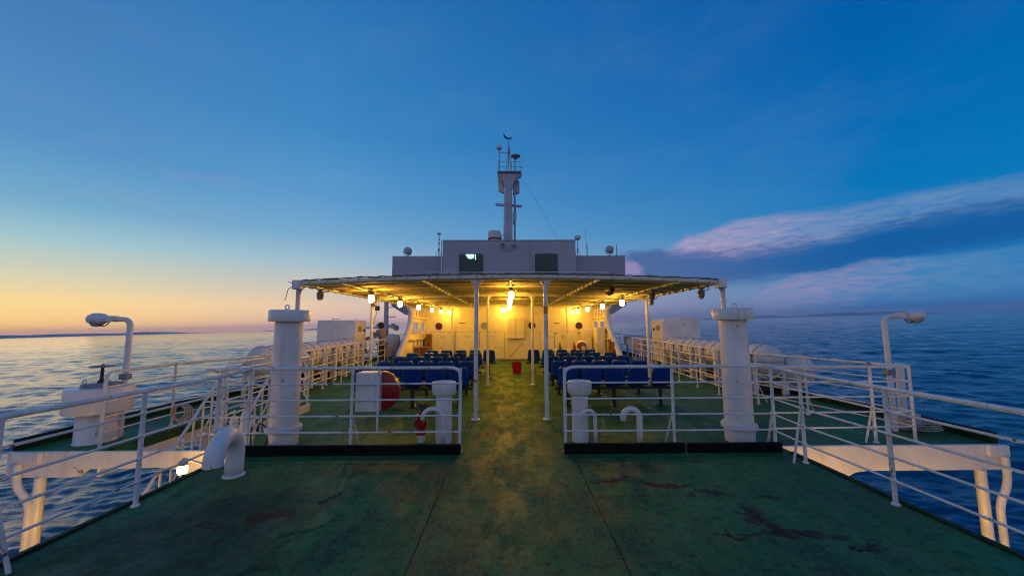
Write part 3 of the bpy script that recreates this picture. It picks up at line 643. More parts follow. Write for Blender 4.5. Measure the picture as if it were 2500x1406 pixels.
def wing_lamp(sx, label):
    x, y = 5.72 * sx, 5.62
    t = thing('deck_floodlight', label, 'floodlight', (x, y, 0), 'unlit floodlights on bent poles')
    o = sx
    B().tube(fillet([(x, y, 0), (x, y, 1.70), (x + 0.24 * o, y, 1.705)], 0.13, 9), 0.036, 16).build('pole', M['white'], t)
    mb = B().box(min(x + .22 * o, x + .34 * o), max(x + .22 * o, x + .34 * o), y - .05, y + .05, 1.665, 1.755); mb.build('junction_box', M['white'], t, bevel=0.01)
    pr = [(0.0, -0.16), (0.045, -0.15), (0.075, -0.10), (0.088, -0.03), (0.088, 0.05), (0.07, 0.10), (0.035, 0.14), (0.0, 0.15)]
    B().lathe([(r, h * o) for r, h in pr], (x + 0.50 * o, y, 1.71), 24, 'x').build('lamp_head', M['white'], t)
    B().lathe([(0.0, -0.085), (0.05, -0.075), (0.075, -0.045), (0.085, -0.01), (0.085, 0.0), (0, 0)], (x + 0.50 * o, y, 1.675), 24).build('lens', M['lens'], t)
    B().tube(fillet([(x + .28 * o, y - 0.03, 1.66), (x + .33 * o, y - 0.04, 1.60), (x + .42 * o, y - 0.03, 1.61), (x + .47 * o, y, 1.66)], 0.05), 0.008, 8).build('cable', M['rubber'], t)
    mb = B(); mb.box(x - .06, x + .06, y - .045, y + .045, 0.82, 0.90); mb.build('clamp', M['steel'], t, bevel=0.01)
wing_lamp(-1, 'unlit floodlight on a bent pole above the left deck wing')
wing_lamp(1, 'unlit floodlight on a bent pole above the right deck wing')
def air_pipe():
    t = thing('air_pipe', 'white air pipe on a rust streaked valve box at the right wing railing', 'pipe', (6.0, 5.75, 0))
    B().tube([(6.0, 5.75, 0.24), (6.02, 5.75, 0.98)], 0.052, 16).build('pipe', M['white'], t)
    B().box(5.86, 6.14, 5.62, 5.88, 0.0, 0.24).build('box', M['pinkbox'], t, bevel=0.02)
    B().lathe([(0.0, -.16), (.06, -.15), (.06, 0), (0, 0)], (5.93, 5.62, 0.13), 14, 'y').build('flange', M['steel'], t)
    pts = []
    for i in range(60):
        a = i * 0.42; pts.append((6.12 + (0.17 + .03 * math.sin(i)) * math.cos(a), 5.55 + 0.12 * math.sin(a), 0.02 + 0.0022 * i))
    o = B().tube(pts, 0.011, 6).build('rope_coil', M['rope']); tag(o, 'loose coil of pale rope on the right deck wing', 'rope')
    o = torus((-5.16, 5.95, 0.28), 0.10, 0.03, 'y', 20).build('rope_coil', M['rope'])
    m2 = B()
    for i in range(4): 
        q = torus((-5.17 + .012 * i, 5.93 + .02 * i, 0.27 - .01 * i), 0.11 + .012 * i, 0.012, 'y', 20); m2.add(q.v, q.f)
    bpy.data.objects.remove(o); o = m2.build('rope_coil', M['rope']); tag(o, 'coil of rope hung beside the wide mushroom vent', 'rope')
air_pipe()
def manifold():
    t = thing('valve_manifold', 'cluster of small white valves at the left corner of the kerb', 'valve', (-3.62, 5.15, 0))
    for i, (x, h) in enumerate(((-3.74, 0.42), (-3.60, 0.50), (-3.50, 0.36))):
        B().lathe([(0.035, 0), (0.035, h * .4), (0.06, h * .42), (0.06, h * .5), (0.045, h * .55), (0.05, h * .75), (0.03, h * .9), (0.0, h)], (x, 5.15, 0), 16).build('valve', M['white'], t)
        wheel((x, 5.15, h + 0.02), 0.05, 0.007, 4).build('handwheel', M['white'], t)
    B().tube([(-3.78, 5.15, 0.12), (-3.46, 5.15, 0.12)], 0.028, 10).build('cross_pipe', M['white'], t)
    pts = [(-3.36, 5.1, 0.30), (-3.30, 5.12, 0.27), (-3.24, 5.1, 0.15), (-3.22, 5.05, 0.04), (-3.30, 5.0, 0.015), (-3.38, 4.98, 0.03), (-3.44, 5.05, 0.16), (-3.46, 5.1, 0.26)]
    o = B().tube(fillet(pts, 0.06), 0.010, 8).build('cable', M['rubber']); tag(o, 'looped black cable beside the small white valves', 'cable')
manifold()

# ---------------------------------------------------------------- canopy
CY0, CY1, CW = 6.4, 16.78, 3.66
def cz(x): return 2.425 - 0.105 * (x / 3.66) ** 2
def canopy():
    t = thing('canopy', 'long canvas canopy on white posts over the benches', 'canopy', (0, 6.4, 0))
    def fn(u, v):
        y = CY0 - 0.03 + (CY1 - CY0) * u; x = -CW + 2 * CW * v
        ph = (y - CY0) / 0.62 % 1.0
        return (x, y, cz(x) + 0.045 - 0.062 * math.sin(math.pi * ph) ** 0.8 + 0.006 * math.sin(x * 5 + y * 3))
    B().grid(fn, 150, 36).build('canvas', M['canvas'], t, solid=0.008)
    xs = [-CW + CW * 2 * i / 24 for i in range(25)]
    B().tube([(x, CY0, cz(x)) for x in xs], 0.038, 14).build('front_pipe', M['wall'], t)
    for k2 in range(1, 17):
        y = CY0 + 0.62 * k2
        B().tube([(x, y, cz(x) + 0.010) for x in xs], 0.022, 8).build('batten', M['batten'], t)
    for y in (10.05, 13.5, 16.7): B().tube([(x, y, cz(x) - 0.03) for x in xs], 0.036, 12).build('cross_beam', M['rail'], t)
    for x in (-CW, -2.95, -1.55, 0, 1.55, 2.95, CW):
        z = cz(x) - (0.03 if abs(x) < 3.6 else 0.0)
        B().tube([(x, CY0, z), (x, CY1, z)], 0.03 if abs(x) < 3.6 else 0.04, 10).build('long_beam', M['rail'], t)
        # lashing wound round the beam
        pts = []; n = 260 if abs(x) < 3.6 else 320; rad = 0.042 if abs(x) < 3.6 else 0.05
        for i in range(n):
            a = i * 0.62; pts.append((x + rad * math.cos(a), CY0 + 0.15 + (CY1 - CY0 - 0.3) * i / n, z + rad * math.sin(a)))
        if abs(x) > 0.5: B().tube(pts, 0.008, 5).build('lashing', M['rope'], t)
    rnd = random.Random(11); mb = B(); x = -3.5
    while x < 3.5:
        w = rnd.uniform(0.03, 0.11); z = cz(x)
        mb.tube(fillet([(x, CY0 - 0.052, z - 0.03), (x + w * .5, CY0 - 0.056, z + 0.02), (x + w, CY0 - 0.03, z + 0.062), (x + w + .02, CY0 + .05, z + 0.075)], 0.02, 2), 0.005, 5)
        x += rnd.uniform(0.12, 0.42)
    mb.build('lashing', M['rope'], t)
    # the rolled hem of the canvas lying along the front pipe
    pts = []; rr = []
    for i in range(140):
        x = -3.64 + 7.28 * i / 139; pts.append((x, CY0 - 0.012 + rnd.uniform(-.006, .006), cz(x) + 0.052 + rnd.uniform(-.006, .009))); rr.append(0.012 + rnd.uniform(-.004, .007))
    B().tube(pts, rr, 7).build('hem', M['darkrope'], t)
    def gus(x, y, z, s):      # corner plate
        return B().prism([(x + 0.03 * s, z - 0.02), (x + 0.14 * s, z - 0.02), (x + 0.09 * s, z - 0.055), (x + 0.055 * s, z - 0.10), (x + 0.03 * s, z - 0.17)], 'y', y - 0.006, y + 0.006)
    for x, y in [(-0.6, 6.44), (0.61, 6.44), (-3.70, 6.44), (3.74, 6.44), (-0.6, 10.05), (0.61, 10.05), (-3.74, 10.05), (3.74, 10.05), (-2.54, 16.4), (2.55, 16.4), (-3.64, 13.5), (3.66, 13.5)]:
        r = 0.037 if y < 15 else 0.05
        if y == 13.5: continue
        mb = B().tube([(x, y, 0), (x, y, cz(x) - 0.005)], r, 16); mb.lathe([(r + .035, 0), (r + .035, .012), (r, .02)], (x, y, 0), 16); mb.build('post', M['rail'], t)
        for s in (-1, 1):
            if abs(x) > 3 and s * x > 0: continue
            gus(x, y, cz(x) - 0.02, s).build('bracket', M['rail'], t)
    B().lathe([(.0378, 1.79), (.0378, 1.91)], (0.61, 6.44, 0), 16).build('tape_band', M['tape'], t)
    for s in (-1, 1):
        x = 3.69 * s
        B().box(x - .075, x + .075, CY0 - .065, CY0 + .07, cz(x) - 0.10, cz(x) + 0.06).build('corner_fitting', M['rail'], t, bevel=0.012)
        B().tube(fillet([(x + .07 * s, CY0, cz(x) + .02), (x + .11 * s, CY0, cz(x) + .015), (x + .16 * s, CY0 - .02, cz(x) + .03)] if s < 0 else [(x + .07, CY0, cz(x)), (x + .1, CY0, cz(x) - .05)] + [(x + .09, CY0, cz(x) - .1)], .03), 0.006, 6).build('lashing', M['darkrope'], t)
    B().tube(fillet([(-3.75, CY0, cz(3.66) - .03), (-3.86, CY0, cz(3.66) - .09), (-3.88, CY0, cz(3.66) - .20), (-3.905, CY0, cz(3.66) - .29)], .04), 0.006, 6).build('rope_tail', M['darkrope'], t)
    mb = B()
    mb.tube(fillet([(-3.62, 7.2, 2.31), (-3.62, 7.2, 2.25)], .01), .004, 5); 
    return t
canopy()

# ---------------------------------------------------------------- lamps under the canopy
def deck_lamp(lit, label, loc, drop=0.0, group=None):
    """a bell-shaped ship's lamp, hung at loc (the point where it meets the beam)"""
    x, y, z = loc
    t = thing('ceiling_lamp', label, 'lamp', loc, group)
    B().lathe([(0.0, z), (0.07, z), (0.072, z - .012), (0.04, z - .022), (0.038, z - .05), (0.062, z - .06), (0.066, z - .085), (0.0, z - .085)], (x, y, 0), 20).build('base', M['steel'], t)
    pr = [(0.042, z - .085), (0.054, z - .095), (0.058, z - .13), (0.057, z - .18), (0.051, z - .21), (0.035, z - .228), (0.0, z - .235)] if lit else \
         [(0.040, z - .085), (0.050, z - .095), (0.052, z - .13), (0.050, z - .16), (0.036, z - .185), (0.0, z - .197)]
    B().lathe(pr, (x, y, 0), 20).build('globe', M['bulb'] if lit else M['lampglass'], t)
    if not lit:
        mb = B()
        for i in range(6):
            a = math.pi * i / 3; c_, s_ = math.cos(a), math.sin(a)
            mb.tube([(x + .060 * c_, y + .060 * s_, z - .08), (x + .061 * c_, y + .061 * s_, z - .14), (x + .045 * c_, y + .045 * s_, z - .19), (x + .01 * c_, y + .01 * s_, z - .212)], .005, 5)
        q = torus((x, y, z - .125), .062, .005, 'z', 18, 5); mb.add(q.v, q.f)
        mb.build('guard', M['brass'], t)
    B().tube(fillet([(x + .04, y, z - .045), (x + .14, y + .01, z - .05), (x + .17, y + .02, z + .01), (x + .12, y + .03, z + .03)], .05, 5), .010, 7).build('conduit', M['rail'], t)
    return t
LIT = [(-2.9, 7.7), (-2.9, 9.75), (-2.88, 11.7), (-2.87, 13.7), (-2.85, 15.4), (-2.7, 16.45),
       (2.9, 9.5), (2.9, 11.5), (2.88, 13.6), (2.87, 15.5), (2.82, 16.45),
       (0.02, 7.7), (0.0, 9.7), (0.0, 11.7), (-0.02, 13.7), (-0.30, 15.6), (-0.22, 16.45)]
ordn = ['nearest', 'second', 'third', 'fourth', 'fifth', 'farthest']
proto = None
def lamp_label(x, i, n):
    row = 'left' if x < -1 else 'right' if x > 1 else 'middle'
    o_ = 'farthest' if i == n - 1 else ordn[i]
    return f'glowing lamp, {o_} in the {row} row under the canopy'
rows = {'l': [p for p in LIT if p[0] < -1], 'r': [p for p in LIT if p[0] > 1], 'm': [p for p in LIT if abs(p[0]) < 1]}
for kk, ps in rows.items():
    for i, (x, y) in enumerate(ps):
        z = cz(x) - 0.06
        lb = lamp_label(x, i, len(ps))
        if proto is None: proto = deck_lamp(True, lb, (x, y, z), group='glowing lamps under the canopy')
        else: dup(proto, (x, y, z), lb)
OFF = [(-3.58, 6.95, 'unlit caged lamp at the near left corner of the canopy'), (-3.52, 9.55, 'unlit caged lamp by the second left canopy post'),
       (2.95, 7.62, 'unlit caged lamp under the front right part of the canopy'), (3.60, 6.9, 'unlit caged lamp at the near right corner of the canopy'), (3.58, 9.3, 'unlit caged lamp by the second right canopy post')]
po = None
for x, y, lb in OFF:
    z = cz(x) - 0.05
    if po is None: po = deck_lamp(False, lb, (x, y, z), group='unlit caged lamps under the canopy')
    else: dup(po, (x, y, z), lb)
def speaker():
    x, y, z = 2.03, 7.4, 2.28
    t = thing('loudspeaker', 'grey horn loudspeaker hanging under the front right of the canopy', 'loudspeaker', (x, y, z))
    B().lathe([(0.0, -.10), (.05, -.09), (.075, -.03), (.085, .06), (.10, .10), (.075, .10), (.0, .06)], (x, y, z), 24, 'y').build('horn', M['steel'], t)
    B().lathe([(0.0, -.112), (.035, -.105), (.035, -.08), (0, -.08)], (x, y, z), 16, 'y').build('cap', M['black'], t)
    for s in (-.07, .07): B().tube([(x + s, y, z), (x + s * 1.1, y, cz(x) - .02)], .008, 6).build('hanger', M['steel'], t)
    B().tube([(x - .08, y, z + .03), (x - .25, y + .05, cz(x) - .02)], .007, 6).build('brace', M['steel'], t)
speaker()

# lamps below the deck edge
def low_lamp(label, c, wall_x=None, m='bulb2', group='lamps below the deck edge'):
    x, y, z = c; t = thing('bulkhead_lamp', label, 'lamp', (x, y, z), group)
    if wall_x is None:
        B().tube([(x, y, -2.398), (x, y, z - .09)], .02, 8).build('stand', M['rail'], t)
        B().lathe([(0, -.10), (.05, -.10), (.05, -.075), (0, -.075)], (x, y, z), 18).build('base', M['steel'], t)
    else:
        B().lathe([(0.0, .09), (.035, .09), (.05, .07), (.05, .04), (0, .04)], (x, y, z), 18).build('base', M['steel'], t)
        B().tube(fillet([(x, y, z + .085), (x, y, z + .12), (wall_x, y, z + .02), (wall_x, y, z - .15)], .05), .012, 8).build('bracket', M['rail'], t)
    B().lathe([(.040, .04), (.050, .02), (.052, -.03), (.040, -.055), (0, -.065)], (x, y, z), 20).build('globe', M[m], t)
low_lamp('glowing lamp below the left edge of the near deck, by the stair', (-3.93, 4.62, -0.09), -3.56)
low_lamp('lamp hidden below the right deck edge by the wing girder', (3.74, 4.3, -0.52), 3.4, 'bulb4')
low_lamp('lamp on a short stand on the lower deck by the right wing post', (5.2, 4.3, -1.15), None, 'bulb3', 'lamps on the lower deck')
low_lamp('lamp on a short stand on the lower deck by the left wing post', (-5.1, 4.3, -1.15), None, 'bulb3', 'lamps on the lower deck')

# ---------------------------------------------------------------- benches
def bench_proto(loc, label):
    t = thing('bench', label, 'bench', loc, 'rows of blue plastic seats under the canopy')
    X0, Y0, _ = loc
    prof = [(0.36, 0.375), (0.365, 0.40), (0.345, 0.425), (0.28, 0.425), (0.18, 0.41), (0.08, 0.395), (0.0, 0.39), (-0.05, 0.40), (-0.085, 0.43), (-0.105, 0.49), (-0.122, 0.57), (-0.138, 0.65), (-0.150, 0.72), (-0.155, 0.755), (-0.152, 0.772), (-0.142, 0.778)]
    wid = [0.30, 0.37, 0.40, 0.41, 0.415, 0.42, 0.42, 0.415, 0.41, 0.40, 0.385, 0.37, 0.355, 0.335, 0.30, 0.25]
    for i in range(5):
        cx = X0 + (i - 2) * 0.46
        def fn(u, v):
            q = u * (len(prof) - 1); a = min(int(q), len(prof) - 2); f = q - a
            y = prof[a][0] * (1 - f) + prof[a + 1][0] * f; z = prof[a][1] * (1 - f) + prof[a + 1][1] * f; w = wid[a] * (1 - f) + wid[a + 1] * f
            s = 2 * v - 1; curl = abs(s) ** 3.0 * 0.045; back = min(1, max(0, (z - 0.40) / 0.12)) if y < 0.05 else 0
            return (cx + s * w / 2, Y0 + y + curl * back * 1.1, z + curl * (1 - back) * 0.8)
        B().grid(fn, 30, 14).build('seat', M['blue'], t, solid=0.012)
    B().box(X0 - 1.18, X0 + 1.18, Y0 - 0.02, Y0 + 0.05, 0.325, 0.372).build('beam', M['black'], t, bevel=0.006)
    for i in range(5):
        cx = X0 + (i - 2) * 0.46; B().box(cx - .12, cx + .12, Y0 - .04, Y0 + .18, 0.372, 0.386).build('seat_bracket', M['black'], t)
    for dx in (-0.92, 0.0, 0.92):
        mb = B().box(X0 + dx - .028, X0 + dx + .028, Y0 - .014, Y0 + .044, 0.01, 0.326); mb.box(X0 + dx - .05, X0 + dx + .05, Y0 - .12, Y0 + .16, 0.001, 0.012); mb.build('leg', M['black'], t, bevel=0.004)
    return t
bp = None; rn = ['front', 'second', 'third', 'fourth', 'rearmost']
for side, s in (('left', -1), ('right', 1)):
    for i, y in enumerate((7.42, 8.65, 9.87, 11.07, 12.25)):
        x = (-1.93 if s < 0 else 2.04) - (0 if i < 4 else s * 0.34)
        lb = f'bench of five blue seats, {["nearest","second","third","fourth","farthest"][i]} row on the {side} of the aisle'
        if bp is None: bp = bench_proto((x, y, 0), lb)
        else: dup(bp, (x, y, 0), lb)

# ---------------------------------------------------------------- small things on the sheltered deck
def bucket():
    x, y = 0.23, 12.4; t = thing('bucket', 'red bucket standing alone in the aisle', 'bucket', (x, y, 0))
    B().lathe([(0.0, 0.004), (.138, .004), (.157, .35), (.164, .352), (.164, .37), (.15, .37), (.135, .03), (0, .03)], (x, y, 0), 28).build('pail', M['red'], t)
    B().tube(arc((x, y - .02, .355), .15, 180, 360, 14, 'xz'), .005, 6).build('handle', M['steel'], t)
bucket()
def cone(x, y, z, m, label, nm):
    t = thing('bottle', label, 'bottle', (x, y, z))
    B().lathe([(0, z), (.06, z), (.062, z + .02), (.045, z + .12), (.022, z + .19), (.02, z + .23), (0, z + .232)], (x, y, 0), 16).build('body', m, t)
    B().lathe([(.021, z + .226), (.023, z + .23), (.023, z + .255), (0, z + .257)], (x, y, 0), 12).build('cap', M['black'], t)
def table():
    t = thing('side_table', 'low white shelf behind the farthest right benches', 'table', (2.0, 13.6, 0))
    B().box(1.55, 2.55, 13.45, 13.85, 0.64, 0.68).build('top', M['wall'], t, bevel=.006)
    for a in (1.6, 2.5):
        for b in (13.5, 13.8): B().tube([(a, b, 0), (a, b, .64)], .018, 8).build('leg', M['steel'], t)
table()
cone(1.84, 13.6, 0.68, M['green'], 'green bottle on the shelf behind the right benches', 'g')
cone(2.37, 13.6, 0.68, M['red'], 'red bottle on the shelf behind the right benches', 'r')
def cowl():
    x, y = 2.9, 14.9; t = thing('cowl_vent', 'round hooded vent with a dark red mouth before the rear wall', 'vent', (x, y, 0))
    B().lathe([(.2, 0), (.2, .48), (.24, .5), (.29, .6), (.29, .72), (.25, .85), (.15, .93), (0, .96)], (x, y, 0), 28).build('hood', M['wall'], t)
    B().lathe([(0, -.012), (.17, -.01), (.19, 0), (.17, .06), (0, .06)], (x - .06, y - .27, .72), 24, 'y').build('mouth', M['label'], t)
cowl()
def right_lockers():
    t = thing('steel_locker', 'tall cream steel locker against the right side wall', 'locker', (3.8, 15.6, 0))
    B().box(3.62, 3.95, 15.3, 15.9, 0.02, 1.46).build('body', M['wall'], t, bevel=.01)
    B().box(3.604, 3.619, 15.33, 15.87, 0.10, 1.42).build('door', M['wall'], t, bevel=.005)
    B().box(3.592, 3.603, 15.4, 15.44, 0.7, 0.82).build('handle', M['steel'], t)
    t = thing('cabinet', 'low cream cabinet with rusty edges beside the tall locker', 'cabinet', (3.35, 16.2, 0))
    B().box(3.15, 3.55, 16.0, 16.5, 0.02, 1.38).build('body', M['wall'], t, bevel=.01)
    for i in range(3): B().box(3.17 + .13 * i, 3.28 + .13 * i, 15.985, 15.998, .08, 1.32).build('door', M['wall'], t, bevel=.004)
    for i, (x0, h) in enumerate(((3.98, .98), (4.05, .9))):
        t = thing('plank', f'{"taller" if i == 0 else "shorter"} reddish brown board leaning inside the right side wall', 'board', (x0, 14.9, 0), 'boards leaning by the right side wall')
        B().box(x0, x0 + .05, 14.75 - .2 * i, 14.98 - .2 * i, 0.01, h).build('board', M['wood'], t, bevel=.005)
right_lockers()
def left_crate():
    t = thing('slatted_crate', 'brown slatted wooden crate by the left side wall', 'crate', (-3.5, 15.0, 0))
    B().box(-3.80, -3.22, 14.8, 15.2, 0.02, 0.72).build('case', M['wood'], t, bevel=.008)
    for i in range(4): B().box(-3.74 + .13 * i, -3.68 + .13 * i, 14.775, 14.797, .06, .69).build('slat', M['label'] if i in (2, 3) else M['brass'], t, bevel=.004)
    B().box(-3.55, -3.30, 16.0, 16.3, 0.02, 0.2)
    t = thing('wall_locker', 'narrow brown locker at the left end of the rear wall', 'locker', (-3.55, 16.5, 0))
    B().box(-3.66, -3.46, 16.35, 16.7, 0.02, 1.2).build('body', M['wood'], t, bevel=.006)
    B().box(-3.64, -3.48, 16.335, 16.348, 0.75, 1.16).build('door', M['wood'], t, bevel=.004)
left_crate()

# ---------------------------------------------------------------- deckhouse behind the benches
def deckhouse():
    t = thing('deckhouse', 'white deckhouse wall closing the far end of the canopy', 'deckhouse', (0, 16.8, 0))
    W = 16.8
    B().box(-3.8, 3.8, W, W + 0.12, 0.0, 2.44).build('rear_wall', M['wall'], t)
    B().box(-3.72, 3.72, W - 0.03, W - 0.001, 0.0, 0.05).build('skirting', M['seam'], t)
    B().box(-3.9, 3.9, W - 0.02, 24, 2.46, 2.72).build('roof_slab', M['house'], t)
    B().box(-3.8, 3.8, W + 0.14, 24, 0.0, 2.45).build('house_block', M['wall'], t)
    # portholes
    for x, z, g in ((-3.19, 1.53, 'brownglass'), (-1.13, 1.54, 'greyglass'), (1.02, 1.55, 'brownglass'), (3.16, 1.53, 'brownglass')):
        p = torus((x, W - 0.006, z), 0.178, 0.016, 'y', 32).build('porthole', M['wall'], t)
        B().lathe([(0, -.004), (.17, -.004), (.17, .0), (0, 0)], (x, W - 0.002, z), 32, 'y').build('pane', M[g], p)
    # panel seams
    mb = B(); Ys = (W - 0.006, W - 0.001)
    for x0, x1, z in ((-3.6, -0.22, 1.28), (0.9, 3.5, 1.27), (-0.9, 0.0, 0.06)): mb.box(x0, x1, *Ys, z, z + 0.012)
    for x, z0, z1 in ((-2.15, 1.9, 2.35), (-0.22, 0.1, 1.28), (0.25, 0.1, 0.94), (0.44, 0.1, 0.9), (0.05, 2.1, 2.4), (1.38, 0.1, 1.27), (2.03, 0.08, 1.25), (2.3, 2.05, 2.3), (2.88, 0.1, 1.25), (3.35, .1, 1.25), (-1.35, .1, 1.28), (-2.45, .1, 1.28)): mb.box(x - .006, x + .006, *Ys, z0, z1)
    mb.build('panel_gaps', M['seam'], t)
    for i, (x0, x1, z0, z1) in enumerate(((-3.55, -2.47, .1, 1.24), (-2.43, -1.37, .1, 1.24), (-1.33, -.25, .1, 1.24), (1.40, 2.01, .1, 1.22), (2.05, 2.86, .1, 1.22))):
        d = B().box(x0, x1, W - 0.018, W - 0.0015, z0, z1).build('locker_door', M['wall'], t, bevel=.005)
        cx = (x0 + x1) / 2
        for s in (-.07, .07): B().box(cx + s - .018, cx + s + .018, W - 0.034, W - 0.0185, z1 - .20, z1 - .14).build('handle', M['seam'], d)
    c = B().box(-0.09, 0.67, W - 0.22, W - 0.002, 0.97, 1.9).build('wall_cabinet', M['wall'], t, bevel=.008)
    B().box(0.28, 0.30, W - 0.226, W - 0.2205, 1.0, 1.87).build('gap', M['seam'], c)
    d = B().box(0.0, 0.66, W - 0.03, W - 0.0015, 0.06, 0.93).build('door', M['wall'], t, bevel=.005)
    B().bar((0.0, W - 0.034, 0.12), (0.55, W - 0.034, 0.72), .006, .022).build('strut', M['seam'], d)
    for x, z, w in ((-2.13, 1.66, .30), (2.15, 1.63, .28), (2.12, 1.18, .17), (3.15, 1.18, .17), (.53, .86, .17), (-1.5, 1.2, .1), (-.62, 1.2, .12), (-2.73, 1.2, .12)):
        B().box(x - w / 2, x + w / 2, W - 0.026, W - 0.0185, z, z + (0.035 if w > .15 else .018)).build('sign_plate', M['label'] if w > .15 else M['seam'], t)
    for x in (-2.13, 2.15): B().box(x - .16, x + .16, W - .012, W - .0015, 1.47, 1.58).build('notice', M['notice'] if False else M['wall'], t, bevel=.003)
    for x0, z0, x1, z1 in ((-3.1, .62, -2.92, .46), (-1.75, .58, -1.45, .6), (-.75, .56, -.42, .58)): B().bar((x0, W - .026, z0), (x1, W - .026, z1), .006, .014).build('hasp', M['seam'], t)
    B().tube([(-3.7, W - .05, 2.36), (3.7, W - .05, 2.36)], .018, 8).build('conduit', M['wall'], t)
    # side walls, open aft edge with an S-shaped flange
    for sx in (-1, 1):
        def px(y): return sx * (3.8 + (16.8 - y) * 0.175)
        edge = [(14.20, 0.0), (14.25, 0.25), (14.42, 0.55), (14.68, 0.85), (14.95, 1.15), (15.18, 1.45), (15.30, 1.70), (15.34, 1.95), (15.28, 2.18), (15.10, 2.36)]
        mb = B()
        n = len(edge)
        def ey(z):
            for (ya, za), (yb, zb) in zip(edge, edge[1:]):
                if za <= z <= zb: return ya + (yb - ya) * (z - za) / (zb - za)
            return edge[-1][0]
        zs = sorted({e_[1] for e_ in edge} | {1.22, 1.75})
        for za, zb in zip(zs, zs[1:]):
            segs = [(None, 15.55), (15.98, 16.22), (16.62, 16.8)] if 1.21 < za and zb < 1.76 else [(None, 16.8)]
            for y0, y1 in segs:
                ya, yb = (ey(za), ey(zb)) if y0 is None else (y0, y0)
                mb.add([(px(ya), ya, za), (px(y1), y1, za), (px(y1), y1, zb), (px(yb), yb, zb)], [(0, 1, 2, 3)])
        mb.build('side_wall', M['wall'], t, solid=0.02)
        vs = []
        for (y, z) in edge:
            vs += [(px(y) - sx * 0.10, y, z), (px(y) + sx * 0.13, y + 0.01, z)]
        B().add(vs, [(2 * i, 2 * i + 1, 2 * i + 3, 2 * i + 2) for i in range(n - 1)]).build('side_flange', M['white'], t, solid=0.03)
        for y in (15.55, 15.95, 16.35): B().bar((px(y) - sx * .05, y, 0.02), (px(y) - sx * .05, y, 0.98), .05, .07).build('stiffener', M['wall'], t)
        for y in (15.5, 15.8, 16.1, 16.4): B().bar((px(y) - sx * .04, y, 1.95), (px(y) - sx * .04, y, 2.36), .04, .06).build('stiffener', M['wall'], t)
        for z in (1.0, 1.88): B().bar((px(15.1 if z < 1.5 else 15.45) - sx * .06, 15.1 if z < 1.5 else 15.45, z), (px(16.78) - sx * .06, 16.78, z), .09, .05).build('stringer', M['wall'], t)
        for y0, y1 in ((15.55, 15.98), (16.22, 16.62)):
            a, b = px(y0) - sx * .012, px(y1) - sx * .012
            B().tube(fillet([(a, y0 + .1, 1.23), (b, y1, 1.23), (b, y1, 1.74), (a, y0, 1.74), (a, y0, 1.23), (a, y0 + .1, 1.23)], .08), .026, 8).build('window_frame', M['wall'], t)
    B().tube([(-4.55, W + .1, 4.0), (4.6, W + .1, 4.0)], .018, 8).build('roof_handrail', M['rail'], t)
    for x in (-4.2, -2.9, -1.6, 2.95, 4.3): B().tube([(x, W + .1, 3.72), (x, W + .1, 4.0)], .016, 8).build('handrail_post', M['rail'], t)
    for s in (-1, 1):
        B().tube([(4.55 * s, W + .1, 4.0), (4.0 * s, W + .1, 3.7)], .014, 8).build('handrail_brace', M['rail'], t)
        B().box(min(3.3 * s, 5.3 * s), max(3.3 * s, 5.3 * s), W + .06, 18.28, 3.55, 3.72).build('upper_step', M['house'], t)
        for x in (3.6, 4.5): B().box(x * s - .35, x * s + .35, W + .052, W + .0585, 3.66, 3.705).build('step_recess', M['black'], t)
deckhouse()

